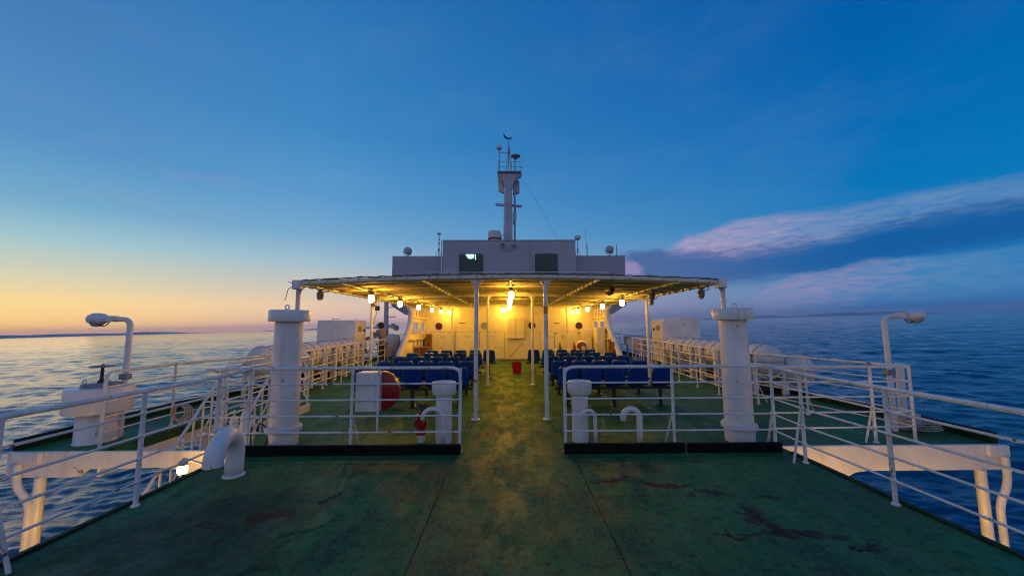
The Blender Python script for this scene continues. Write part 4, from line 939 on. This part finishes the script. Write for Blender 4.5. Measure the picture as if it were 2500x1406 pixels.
# ---------------------------------------------------------------- wheelhouse above
def wheelhouse():
    t = thing('wheelhouse', 'grey white wheelhouse with two dark windows above the canopy', 'wheelhouse', (0, 17.2, 2.72))
    B().box(-3.14, 3.16, 17.2, 22.0, 2.72, 5.56).build('wall', M['house'], t, bevel=.03)
    for s in (-1, 1):
        B().prism([(3.17 * s, 2.1), (5.15 * s, 2.1), (5.85 * s, 2.55), (5.85 * s, 5.0), (3.17 * s, 5.0)], 'y', 18.3, 21.5).build('bridge_wing', M['house'], t, bevel=.02)
        B().box(min(3.2 * s, 5.88 * s), max(3.2 * s, 5.88 * s), 18.27, 18.31, 5.003, 5.03).build('wing_coping', M['house'], t)
    B().box(-3.17, 3.19, 17.17, 17.23, 5.563, 5.59).build('coping', M['house'], t)
    B().tube([(-3.19, 17.22, 2.8), (-3.19, 17.22, 5.55)], .03, 8).build('downpipe', M['rail'], t)
    for x0, x1, lit in ((-2.38, -1.2, True), (1.19, 2.32, False)):
        z0, z1 = 3.9, 4.94; cx, cz_ = (x0 + x1) / 2, (z0 + z1) / 2
        def rr(w, h, r, n=6):
            out = []
            for sx_, sz_, a0 in ((1, 1, 0), (-1, 1, 90), (-1, -1, 180), (1, -1, 270)):
                for i in range(n + 1):
                    a = R(a0 + 90 * i / n); out.append((cx + sx_ * (w / 2 - r) + r * math.cos(a), cz_ + sz_ * (h / 2 - r) + r * math.sin(a)))
            return out
        f = B().tube([Vector((x, 17.185, z)) for x, z in rr(x1 - x0, z1 - z0, .13)], .028, 8, closed=True).build('window', M['house'], t)
        B().prism(rr(x1 - x0 - .02, z1 - z0 - .02, .12), 'y', 17.182, 17.198).build('pane', M['winglass'], f)
        if lit:
            B().prism([(x0 + .32, 4.90), (x0 + .72, 4.90), (x0 + .70, 4.72), (x0 + .60, 4.68), (x0 + .45, 4.70)], 'y', 17.174, 17.181).build('ceiling_light', M['tubelight'], f)
            B().prism([(x0 + .76, 4.90), (x0 + .80, 4.90), (x0 + .815, 4.66), (x0 + .775, 4.62)], 'y', 17.174, 17.181).build('ceiling_light', M['tubelight'], f)
        else: B().box(cx - .02, cx - .01, 17.176, 17.181, z0 + .05, z1 - .05).build('mullion', M['black'], f)
    mb = B()
    for x in (-1.0, 1.02): mb.box(x - .008, x + .008, 17.194, 17.1985, 2.75, 5.5)
    for z in (3.72, 5.2): mb.box(-3.1, 3.12, 17.194, 17.1985, z, z + .014)
    for s in (-1, 1):
        mb.box(min(4.4 * s, 4.416 * s), max(4.4 * s, 4.416 * s), 18.294, 18.2985, 2.2, 4.98); mb.box(min(3.2 * s, 5.8 * s), max(3.2 * s, 5.8 * s), 18.294, 18.2985, 3.9, 3.912)
    mb.build('weld_seams', M['mastgrey'], t)
    B().tube(fillet([(0.24, 17.18, 5.25), (0.24, 17.18, 5.05), (-.29, 17.18, 5.05), (-.29, 17.18, 5.25)], .05), .012, 6).build('conduit', M['house'], t)
    B().tube([(1.0, 17.18, 5.5), (1.0, 17.18, 2.8)], .018, 6).build('conduit', M['house'], t)
    for x, rust in ((-0.29, True), (0.24, False)):
        l = thing('wall_lamp', f'small {"rusty" if rust else "grey"} unlit lamp high on the wheelhouse wall', 'lamp', (x, 17.1, 5.3), 'unlit lamps on the wheelhouse wall')
        B().lathe([(0, .09), (.07, .08), (.09, .03), (.085, 0), (0, 0)], (x, 17.08, 5.3), 18).build('hood', M['wood'] if rust else M['steel'], l)
        B().lathe([(.05, 0), (.052, -.06), (.03, -.1), (0, -.105)], (x, 17.08, 5.3), 14).build('globe', M['lampglass'], l)
        B().tube([(x, 17.08, 5.36), (x, 17.2, 5.36)], .02, 8).build('bracket', M['steel'], l)
    # searchlights, aerials and the funnel-like drum
    for x, z, dy, lb in ((-5.18, 5.37, 0, 'round searchlight on a yoke on the left bridge wing'), (5.14, 5.41, 1, 'round searchlight turned sideways on the right bridge wing')):
        l = thing('searchlight', lb, 'searchlight', (x, 18.6, 5.03), 'searchlights on the bridge wings')
        fr = B().lathe([(0, -.14), (.13, -.12), (.19, -.04), (.20, .12), (.17, .15), (0, .15)], (x, 18.6, z), 28, 'y')
        if dy: fr.rot((x, 18.6, z), (0, 0, 1), -55)
        fr.build('lamp_drum', M['mastgrey'], l)
        B().tube(fillet([(x - .21, 18.6, z), (x - .2, 18.6, z - .18), (x, 18.6, z - .29), (x + .2, 18.6, z - .18), (x + .21, 18.6, z)], .1), .016, 8).build('yoke', M['mastgrey'], l)
        B().tube([(x, 18.6, 5.0), (x, 18.6, z - .28)], .04, 10).build('pedestal', M['mastgrey'], l)
    def aerial(x, z0, z1, head, lb, stay=True, y=18.6):
        a = thing('aerial', lb, 'aerial', (x, y, z0), 'aerials on the wheelhouse roof')
        B().tube([(x, y, z0), (x, y, z1)], [.03, .018], 8).build('pole', M['mastgrey'], a)
        if head == 'disc': B().lathe([(0, z1), (.10, z1 + .01), (.115, z1 + .04), (.10, z1 + .075), (0, z1 + .09)], (x, y, 0), 18).build('head', M['mastgrey'], a)
        if head == 'dome': B().lathe([(.05, z1 - .02), (.16, z1 + .05), (.165, z1 + .16), (.13, z1 + .22), (0, z1 + .24)], (x, y, 0), 22).build('head', M['raft'], a)
        if stay:
            for s in (-.16, .14): B().tube([(x, y, z0 + .55), (x + s, y - .1, z0)], .012, 6).build('stay', M['mastgrey'], a)
        if head == 'disc':
            for zz in (.35, .7, .9): B().lathe([(.02, 0), (.045, .01), (.045, .05), (.02, .06)], (x, y, z0 + zz), 10).build('clamp', M['black'], a)
    aerial(-3.58, 5.02, 6.2, 'disc', 'thin aerial with a flat disc head left of the wheelhouse')
    aerial(3.53, 5.02, 5.92, 'dome', 'aerial with a white dome head right of the wheelhouse')
    aerial(4.01, 5.02, 5.75, None, 'short double rod aerial between the dome aerial and the right searchlight', False)
    B().tube([(3.97, 18.6, 5.4), (3.95, 18.6, 6.5)], .007, 6).build('whip', M['black'], bpy.data.objects['aerial.002'])
    aerial(5.53, 5.02, 5.68, None, 'plain rod aerial at the outer end of the right bridge wing', False)
    v = thing('funnel_drum', 'white vent drum with a rusty rim left of the mast', 'vent', (-0.74, 18.5, 5.56))
    B().lathe([(.24, 5.5), (.24, 5.92)], (-.74, 18.5, 0), 28).build('neck', M['wall'], v)
    B().lathe([(.27, 5.95), (.325, 5.96), (.33, 6.30), (.30, 6.33), (0, 6.34)], (-.74, 18.5, 0), 32).build('drum', M['raft'], v)
    B().lathe([(.24, 5.92), (.335, 5.93), (.337, 5.97), (.27, 5.98)], (-.74, 18.5, 0), 32).build('rim', M['wood'], v)
    B().tube(fillet([(-.38, 18.5, 5.5), (-.38, 18.5, 6.15), (-.28, 18.5, 6.15)], .05), .025, 8).build('pipe', M['mastgrey'], v)
wheelhouse()

# ---------------------------------------------------------------- mast
def mast():
    t = thing('mast', 'grey box mast with radar bars and a railed top platform', 'mast', (0, 19, 5.5))
    B().prism([(-.20, 5.5), (.19, 5.5), (.18, 8.8), (.32, 9.2), (.62, 9.45), (.62, 9.6), (-.56, 9.6), (-.56, 9.45), (-.32, 9.2), (-.19, 8.8)], 'y', 18.85, 19.2).build('column', M['mastgrey'], t, bevel=.02)
    B().prism([(-.30, 5.5), (-.205, 5.5), (-.205, 8.7), (-.25, 8.7)], 'y', 19.0, 19.3).build('side_web', M['white'], t)
    B().box(-.60, .66, 18.7, 19.6, 9.603, 9.64).build('platform', M['mastgrey'], t)
    B().prism([(-.58, 9.42), (-.56, 8.82), (-.36, 8.68), (-.24, 8.68), (-.24, 9.42)], 'y', 19.25, 19.5).build('radar_housing', M['raft'], t)
    B().prism([(.22, 9.42), (.58, 9.30), (.58, 8.72), (.46, 8.64), (.22, 8.6)], 'y', 19.25, 19.5).build('radar_housing', M['mastgrey'], t)
    B().bar((-.72, 19.35, 8.03), (.72, 19.35, 7.93), .12, .13).build('radar_scanner', M['mastgrey'], t, bevel=.03)
    B().prism([(.21, 7.5), (.40, 7.5), (.40, 7.25), (.34, 7.12), (.21, 6.88)], 'y', 19.0, 19.4).build('radar_shelf', M['mastgrey'], t)
    for x in (.29, .34): B().tube([(x, 19.2, 5.5), (x, 19.2, 8.65)], .028, 8).build('pipe', M['mastgrey'], t)
    mb = B()
    for i in range(11): mb.tube([(.215, 19.15, 5.8 + .26 * i), (.30, 19.2, 5.8 + .26 * i)], .008, 5)
    mb.build('rungs', M['mastgrey'], t)
    B().tube([(.38, 19.2, 7.5), (.38, 19.2, 8.0)], .012, 6).build('stanchion', M['mastgrey'], t)
    for z in (9.9, 10.15): B().tube([(-.53, 18.75, z), (.60, 18.75, z)], .014, 6).build('platform_rail', M['mastgrey'], t)
    for x in (-.53, .15, .38, .60): B().tube([(x, 18.75, 9.64), (x, 18.75, 10.15)], .014, 6).build('rail_post', M['mastgrey'], t)
    for dx in (-.16, .0, .17): B().tube([(dx, 19, 9.64), (.01 + dx * .2, 19, 10.75)], .03 if dx == 0 else .02, 8).build('tripod_leg', M['mastgrey'], t)
    B().lathe([(.05, 10.7), (.09, 10.74), (.09, 10.86), (.06, 10.9), (.07, 11.0), (.06, 11.12), (.025, 11.16), (.02, 11.6), (0, 11.61)], (.01, 19, 0), 14).build('spire', M['mastgrey'], t)
    w = B().tube([(-.27, 19, 11.86), (-.22, 19, 11.68), (-.12, 19, 11.60), (.0, 19, 11.56), (.10, 19, 11.575), (.14, 19, 11.58)], [.018, .045, .045, .04, .035, .02], 10).build('wind_vane', M['black'], t)
    mb = B()
    for i in range(4):
        a = math.pi * i / 2 + .4; mb.tube([(.145, 19, 11.58), (.15, 19 + .09 * math.cos(a), 11.58 + .09 * math.sin(a))], .014, 5)
    mb.build('propeller', M['steel'], w)
    B().tube([(-.50, 18.9, 9.64), (-.50, 18.9, 10.95)], .028, 8).build('aerial_pole', M['mastgrey'], t)
    B().lathe([(0, 10.92), (.13, 10.93), (.145, 10.96), (.135, 11.06), (.08, 11.13), (0, 11.15)], (-.5, 18.9, 0), 20).build('aerial_dome', M['raft'], t)
    B().tube([(-.5, 18.9, 10.72), (-.03, 19, 10.78)], .015, 6).build('arm', M['mastgrey'], t)
    B().tube([(.32, 18.9, 9.64), (.32, 18.9, 10.4)], .022, 8).build('aerial_pole', M['mastgrey'], t)
    B().lathe([(.03, 10.32), (.12, 10.44), (.25, 10.50), (.26, 10.54), (.2, 10.57), (0, 10.58)], (.36, 18.9, 0), 24).build('aerial_dish', M['steel'], t)
    B().tube([(.71, 18.9, 9.42), (.71, 18.9, 10.85)], .014, 6).build('whip_aerial', M['mastgrey'], t)
    for z in (9.5, 9.9): B().tube([(.58, 18.9, z), (.74, 18.9, z)], .018, 6).build('arm', M['mastgrey'], t)
    o = B().tube([(.72, 19, 9.3), (1.7, 18.75, 7.6), (2.63, 18.5, 5.57)], .007, 5).build('stay_wire', M['steel']); tag(o, 'thin stay wire from the mast platform down to the wheelhouse roof', 'wire')
mast()

# ---------------------------------------------------------------- life rafts and their racks
def text(body, size, parent, loc, rot, m):
    c = bpy.data.curves.new('number', 'FONT'); c.body = body; c.size = size; c.align_x = 'CENTER'; c.align_y = 'CENTER'; c.extrude = 0.0015; c.offset = size * 0.02
    tmp = bpy.data.objects.new('number', c); me = bpy.data.meshes.new_from_object(tmp); bpy.data.objects.remove(tmp); me.materials.clear(); me.materials.append(m)
    o = bpy.data.objects.new('number', me); COL.objects.link(o); o.parent = parent
    off = Vector(LOC.get(parent.name, (0, 0, 0))); o.location = Vector(loc) - off; o.rotation_euler = rot; return o
def raft(x, y, z, num, label, L=1.18, r=0.365):
    t = thing('life_raft', label, 'life raft', (x, y + L / 2, z - r), 'white life raft canisters along the deck edges')
    d = 0.20
    pr = [(0, 0), (.10, .008), (.2, .035), (.28, .08), (.335, .14), (r - .01, d), (r, d + .06), (r, d + .2), (r - .008, d + .22), (r - .008, d + .38), (r, d + .40)]
    pr = pr + [(q, L - h) for q, h in reversed(pr)]
    B().lathe(pr, (x, y, z), 36, 'y').build('canister', M['raft'], t)
    mb = B().lathe([(r + .006, -.02), (r + .012, -.01), (r + .012, .01), (r + .006, .02)], (0, 0, 0), 4)
    mb = B(); mb.tube([(x - r - .004, y + d * .8, z - .02), (x - r - .006, y + L - d * .8, z - .02)], .014, 6); mb.tube([(x + r + .004, y + d * .8, z - .02), (x + r + .006, y + L - d * .8, z - .02)], .014, 6)
    a_ = [Vector((x + (r + .002) * math.cos(an) * q, yy, z - .02)) for an in (0,) for q, yy in ((1, y + d * .8), (.93, y + .14), (.78, y + .08), (.55, y + .035), (0, y - .004), (-.55, y + .035), (-.78, y + .08), (-.93, y + .14), (-1, y + d * .8))]
    mb.tube(a_, .010, 6); mb.build('seam', M['rope'], t)
    for yy in (y + d + .03, y + L * .5, y + L - d - .03):
        torus((x, yy, z), r + .002, .008, 'y', 36, 6).build('strap', M['rope'], t)
    if num: text(num, 0.14, t, (x - 0.02, y + .073, z + .245), (R(52), 0, 0), M['ink'])
    return t
def rack(x, y, z, s, label, L=1.18):
    t = thing('raft_rack', label, 'rack', (x, y + L / 2, 0), 'steel racks under the life rafts')
    for yy in (y + .22, y + L - .22):
        pts = []
        for i in range(13):
            a = R(200 + 140 * i / 12); pts.append((x + .40 * math.cos(a), yy, z + .40 * math.sin(a)))
        B().tube(pts, .03, 8).build('cradle', M['white'], t)
        for sx in (-.34, .34): B().bar((x + sx, yy, 0.0), (x + sx, yy, z - .14), .07, .07).build('leg', M['white'], t)
        xi = x - .44 * s
        B().bar((xi, yy, 0.0), (xi, yy, z + .20), .05, .10).build('stanchion', M['white'], t)
        B().bar((xi, yy, z + .16), (xi + .1 * s, yy, z + .12), .04, .06).build('hook', M['wood'], t)
    for sx in (-.34, .34): B().bar((x + sx, y + .2, .16), (x + sx, y + L - .2, .16), .05, .05).build('tie_bar', M['white'], t)
    B().box(x - .2, x + .2, y + .35, y + .8, .06, .18).build('release_gear', M['black'], t)
ords = ['nearest', 'second', 'third', 'farthest']
for s, side in ((-1, 'left'), (1, 'right')):
    nums_in = ['14', '', '13', '11'] if s < 0 else ['8', '', '4', '2']
    for i, y in enumerate((8.2, 9.55, 10.85, 12.15)):
        x, z = (5.82 if s > 0 else -5.58), 0.77
        nm = f' marked {nums_in[i]}' if nums_in[i] else ''
        raft(x, y, z, nums_in[i], f'white life raft canister{nm}, {ords[i]} of the inner row on the {side}')
        rack(x, y, z, s, f'white steel rack under the {ords[i]} life raft of the inner row on the {side}')
        xo, zo = (6.52 if s > 0 else -6.28), 0.56
        if (i < 3 if s > 0 else 0 < i):
            on = '7' if (s > 0 and i == 0) else ''
            raft(xo, y + .02, zo, on, f'white life raft canister{" marked 7" if on else ""}, {ords[i]} of the outer row overhanging the {side} edge')
            rk = thing('raft_cradle', f'steel cradle holding the {ords[i]} outer life raft on the {side}', 'rack', (xo, y + .6, 0), 'steel cradles under the outer life rafts')
            for yy in (y + .24, y + .98):
                pts = [(xo + .40 * math.cos(R(200 + 140 * j / 12)), yy, zo + .40 * math.sin(R(200 + 140 * j / 12))) for j in range(13)]
                B().tube(pts, .025, 8).build('cradle', M['white'], rk)
                B().bar((xo - .28 * s, yy, 0.0), (xo - .28 * s, yy, zo - .28), .06, .06).build('leg', M['white'], rk)

def slide_locker(s):
    side = 'left' if s < 0 else 'right'
    t = thing('slide_locker', f'tall white locker with an arched cut-out beyond the {side} life rafts', 'locker', (6.2 * s, 13.5, 0), 'tall white lockers beyond the life rafts')
    poly = [(5.55, .22), (5.55, 1.74), (5.6, 1.78), (6.93, 1.78), (6.93, 1.08), (6.3, 1.08), (6.08, 1.04), (5.93, .94), (5.87, .78), (5.87, .22)]
    B().prism([(x * s, z) for x, z in poly], 'y', 13.42, 14.4).build('case', M['white'], t, bevel=.012)
    arch = fillet([(5.88 * s, 13.405, .24), (5.88 * s, 13.405, 1.06), (6.92 * s, 13.405, 1.06)], .24, 8)
    B().tube(arch, .022, 8).build('arch_trim', M['white'], t)
    B().box(min(5.535 * s, 5.548 * s), max(5.535 * s, 5.548 * s), 13.46, 14.36, .3, 1.72).build('side_panel', M['wall'], t, bevel=.004)
    x0 = 5.527 * s
    for y0, y1, z0, z1, m in ((13.6, 13.95, 1.35, 1.55, 'notice'), (14.1, 14.25, 1.35, 1.45, 'ink'), (13.9, 14.15, .85, 1.0, 'notice'), (13.6, 13.7, .8, 1.05, 'notice')):
        B().box(min(x0, x0 + .007 * s), max(x0, x0 + .007 * s), y0, y1, z0, z1).build('placard', M[m], t)
    for x in (5.7, 6.6): torus((x * s, 13.9, 1.805), .035, .008, 'y', 14, 6).build('lifting_eye', M['white'], t)
    for x in (5.62, 6.8):
        for y in (13.5, 14.3): B().bar((x * s, y, 0), (x * s, y, .22 if x < 6 else 1.08), .07, .07).build('leg', M['white'], t)
    if s > 0: B().box(6.25, 6.9, 13.5, 13.9, 1.783, 1.82).build('lid', M['wall'], t, bevel=.01)
    else: B().tube(fillet([(-6.2, 13.6, 1.78), (-6.2, 13.6, 1.83), (-6.45, 13.6, 1.83), (-6.45, 13.6, 1.78)], .02), .01, 6).build('handle', M['white'], t)
slide_locker(-1); slide_locker(1)

# ---------------------------------------------------------------- side decks beyond the canopy
def sides():
    t = thing('lifebuoy', 'orange and white lifebuoy hung on the far left side railing', 'lifebuoy', (-6.2, 16.4, .72))
    n = 32
    for i in range(8):
        pts = [(-6.2 + .02 * math.cos(a), 16.4 + .32 * math.cos(a), .72 + .32 * math.sin(a)) for a in [2 * math.pi * (i + j / 6) / 8 for j in range(7)]]
        B().tube(pts, .062, 10).build('band', M['orange'] if i % 2 == 0 else M['cover'], t)
    t = thing('davit_mast', 'slim lilac pole with hook block and floodlights on the left side deck', 'davit', (-5.95, 18, 0))
    B().tube([(-5.95, 18, 0), (-5.98, 18, 2.75)], [.13, .10], 14).build('pole', M['mastgrey'], t)
    for z in (2.45, 2.0): B().tube([(-5.9, 18, z), (-5.5, 18, z)], .022, 8).build('step', M['mastgrey'], t)
    for x, y in ((-6.3, 17.9), (-5.6, 17.85)):
        B().lathe([(0, -.13), (.09, -.11), (.115, -.02), (.12, .08), (0, .10)], (x, y, 1.56), 20, 'y').build('floodlight', M['mastgrey'], t)
    B().lathe([(0, -.02), (.12, -.015), (.13, .1), (0, .12)], (-5.42, 17.75, 1.46), 20, 'y').build('floodlight', M['steel'], t)
    B().tube([(-6.35, 18, 1.56), (-5.5, 18, 1.56)], .04, 8).build('crossarm', M['mastgrey'], t)
    B().box(-6.5, -6.32, 17.9, 18.1, 2.30, 2.52).build('hook_block', M['wood'], t, bevel=.03)
    B().tube([(-6.41, 18, 2.3), (-6.62, 18, 1.5)], .012, 6).build('fall', M['rope'], t)
    for x in (-6.46, -6.37): B().tube([(x, 18, 2.5), (x, 18, 2.9)], .010, 6).build('fall', M['rope'], t)
    t = thing('covered_winch', 'winch under a pale grey cover at the foot of the left davit', 'winch', (-5.45, 17.2, 0))
    rnd = random.Random(2)
    def fn(u, v):
        a = 2 * math.pi * v; z = .25 + .95 * u; rr = (.42 - .10 * u + .03 * math.sin(a * 5 + u * 3)) * (1 if u < .88 else max(0.02, 1 - ((u - .88) / .12) ** 2))
        return (-5.4 + rr * math.cos(a), 17.2 + rr * math.sin(a), z)
    B().grid(fn, 22, 36).build('cover', M['cover'], t)
    for x in (-5.55, -5.25): B().bar((x, 17.1, 0), (x, 17.1, .3), .06, .06).build('leg', M['white'], t)
    t = thing('deck_box', 'weathered pinkish box behind the railing beside the standing person', 'box', (-5.1, 15.6, 0))
    B().box(-5.35, -4.85, 15.4, 15.9, .3, .78).build('box', M['pinkbox'], t, bevel=.02)
    for x in (-5.3, -4.9): B().bar((x, 15.45, 0), (x, 15.45, .3), .06, .06).build('leg', M['wood'], t)
    t = thing('hatch_cowl', 'dark green rounded hatch hood beside the left side wall', 'hatch', (-4.75, 17, 0))
    B().prism([(-5.05, 0), (-4.5, 0), (-4.5, .75), (-4.6, .86), (-4.78, .88), (-4.95, .80), (-5.05, .62)], 'y', 16.9, 17.5).build('hood', M['bulwark'], t, bevel=.03)
    t = thing('hatch_cowl', 'dark green hatch hood beside the right side wall', 'hatch', (4.75, 17, 0))
    B().prism([(5.05, 0), (4.5, 0), (4.5, .55), (4.6, .62), (4.8, .64), (5.05, .6)], 'y', 16.9, 17.5).build('hood', M['bulwark'], t, bevel=.03)
    t = thing('covered_winch', 'lilac covered winch on splayed legs on the right side deck', 'winch', (5.9, 16.4, 0))
    B().lathe([(.05, .35), (.26, .4), (.3, .6), (.28, .85), (.15, .95), (0, .98)], (5.75, 16.4, 0), 20).build('cover', M['pinkbox'], t)
    for dx, dy in ((-.3, -.2), (-.1, -.25), (.12, -.25), (.32, -.2)): B().tube([(5.75 + dx * .4, 16.4, .5), (5.75 + dx, 16.4 + dy, 0)], .025, 6).build('leg', M['white'], t)
    t = thing('deck_box', 'small grey white box on the far right side deck', 'box', (6.1, 18.2, 0))
    B().box(5.7, 6.25, 18.0, 18.5, .55, .95).build('box', M['white'], t, bevel=.03)
    B().box(5.66, 6.29, 17.96, 18.54, .952, 1.0).build('lid', M['cover'], t, bevel=.01)
    for x in (5.78, 6.18): B().bar((x, 18.2, 0), (x, 18.2, .55), .08, .08).build('leg', M['steel'], t)
sides()

# ---------------------------------------------------------------- the person on the left side deck
def skin_mesh(name, verts, edges, radii, m, parent, sub=1):
    me = bpy.data.meshes.new(name); me.from_pydata(verts, edges, []); me.update()
    o = bpy.data.objects.new(name, me); COL.objects.link(o); o.parent = parent
    o.modifiers.new('skin', 'SKIN'); sm = o.modifiers.new('sub', 'SUBSURF'); sm.levels = sub; sm.render_levels = sub
    if not me.skin_vertices: return o
    for i, r in enumerate(radii):
        sv = me.skin_vertices[0].data[i]; sv.radius = r if isinstance(r, tuple) else (r, r); sv.use_root = (i == 0)
    o.modifiers['skin'].use_smooth_shade = True
    me.materials.append(m); return o
def person():
    t = thing('person', 'person in a lilac shirt and dark cap looking at a phone by the left railing', 'person', (-5.06, 14.55, 0))
    V, E, Rr = [], [], []
    def v(p, r, par=None):
        V.append(p); Rr.append(r); i = len(V) - 1
        if par is not None: E.append((par, i))
        return i
    pel = v((0, 0, .95), (.13, .12)); sp = v((.01, 0, 1.12), (.12, .10), pel); ch = v((-.02, 0, 1.30), (.14, .11), sp)
    nk = v((-.05, 0, 1.43), .055, ch); hd = v((-.10, 0, 1.52), (.075, .085), nk); tp = v((-.10, 0, 1.61), (.085, .075), hd); v((-.10, 0, 1.66), .05, tp)
    v((-.195, 0, 1.535), .018, hd)
    arms = []
    for s in (-1, 1):
        sh = v((-.03, .17 * s, 1.36), .06, ch); el = v((-.10, .23 * s, 1.10), .045, sh); wr = v((-.32, .13 * s, 1.16), .03, el); pm = v((-.40, .09 * s, 1.20), (.035, .018), wr)
        for j in range(4): a = v((-.45, (.09 - .022 * (j - 1.5)) * s, 1.215 + .012 * j), .009, pm); v((-.475, (.075 - .018 * (j - 1.5)) * s, 1.235 + .014 * j), .008, a)
        th = v((-.40, .05 * s, 1.235), .010, pm); v((-.42, .035 * s, 1.26), .009, th)
        hp = v((0, .09 * s, .88), .09, pel); kn = v((-.03, .10 * s, .49), .062, hp); an = v((.02, .10 * s, .09), .042, kn); v((-.15, .115 * s, .045), .036, an)
    skin_mesh('body', V, E, Rr, M['skin'], t)
    V2, E2, R2 = [], [], []
    def w(p, r, par=None):
        V2.append(p); R2.append(r); i = len(V2) - 1
        if par is not None: E2.append((par, i))
        return i
    a = w((0, 0, .98), (.165, .14)); w((0, 0, .86), (.17, .15), a); b = w((.02, 0, 1.14), (.16, .13), a); c = w((-.01, 0, 1.31), (.165, .135), b); w((-.04, 0, 1.40), .075, c)
    for s in (-1, 1): d = w((-.03, .18 * s, 1.36), .08, c); w((-.085, .225 * s, 1.16), .07, d)
    skin_mesh('shirt', V2, E2, R2, M['shirt'], t, 2)
    V2.clear(); E2.clear(); R2.clear()
    a = w((0, 0, .93), (.15, .13))
    for s in (-1, 1): d = w((0, .09 * s, .84), .11, a); e = w((-.03, .10 * s, .48), .08, d); w((.02, .10 * s, .10), .07, e)
    skin_mesh('trousers', list(V2), list(E2), list(R2), M['trousers'], t, 1)
    ox, oy = -5.06, 14.55
    B().lathe([(.112, 1.56), (.118, 1.60), (.108, 1.66), (.07, 1.70), (0, 1.715)], (ox - .09, oy, 0), 20).build('cap', M['hat'], t)
    B().lathe([(.02, -.006), (.09, -.004), (.09, .004), (.02, .006)], (ox - .19, oy, 1.60), 14).build('cap_peak', M['hat'], t)
    B().lathe([(.06, 1.46), (.098, 1.50), (.104, 1.56), (.10, 1.60)], (ox - .06, oy, 0), 16).build('hair', M['hat'], t)
    for s in (-1, 1): B().lathe([(0, -.012), (.011, 0), (0, .012)], (ox - .178, oy + .032 * s, 1.555), 8).build('eye', M['ink'], t)
    t.rotation_euler = (0, 0, R(-34)); t.location = (-4.97, 14.55, 0); q = Quaternion((0, 0, 1), R(-34)) @ Vector((-.49, 0, 1.25)) + Vector((-4.97, 14.55, 0))
    mb = B().box(q.x - .008, q.x + .008, q.y - .04, q.y + .04, 1.17, 1.33).rot(q, (0, 0, 1), -34); o = mb.build('mobile_phone', M['ink'], bevel=.004); tag(o, 'dark phone held up by the person at the left railing', 'phone')
person()

# ---------------------------------------------------------------- sea haze
def haze():
    m = bpy.data.materials.new('sea_haze'); m.use_nodes = True; k = NT(m.node_tree); k.n.clear()
    v = k.node('ShaderNodeVolumePrincipled'); v.inputs['Color'].default_value = (0.66, 0.80, 1.0, 1); v.inputs['Density'].default_value = 2.4e-5
    o = k.node('ShaderNodeOutputMaterial'); k.l.new(v.outputs[0], o.inputs['Volume'])
    L = 31500; b_ = B(); b_.box(-L, L, -L, L, -60, 420)
    b_.rot((0, 0, 0), (0, 1, 0), -math.degrees(LIST)); b_.v = [(x, y, z + SEA0) for x, y, z in b_.v]
    q = b_.build('haze', m); q['kind'] = 'stuff'; q.display_type = 'WIRE'
haze()
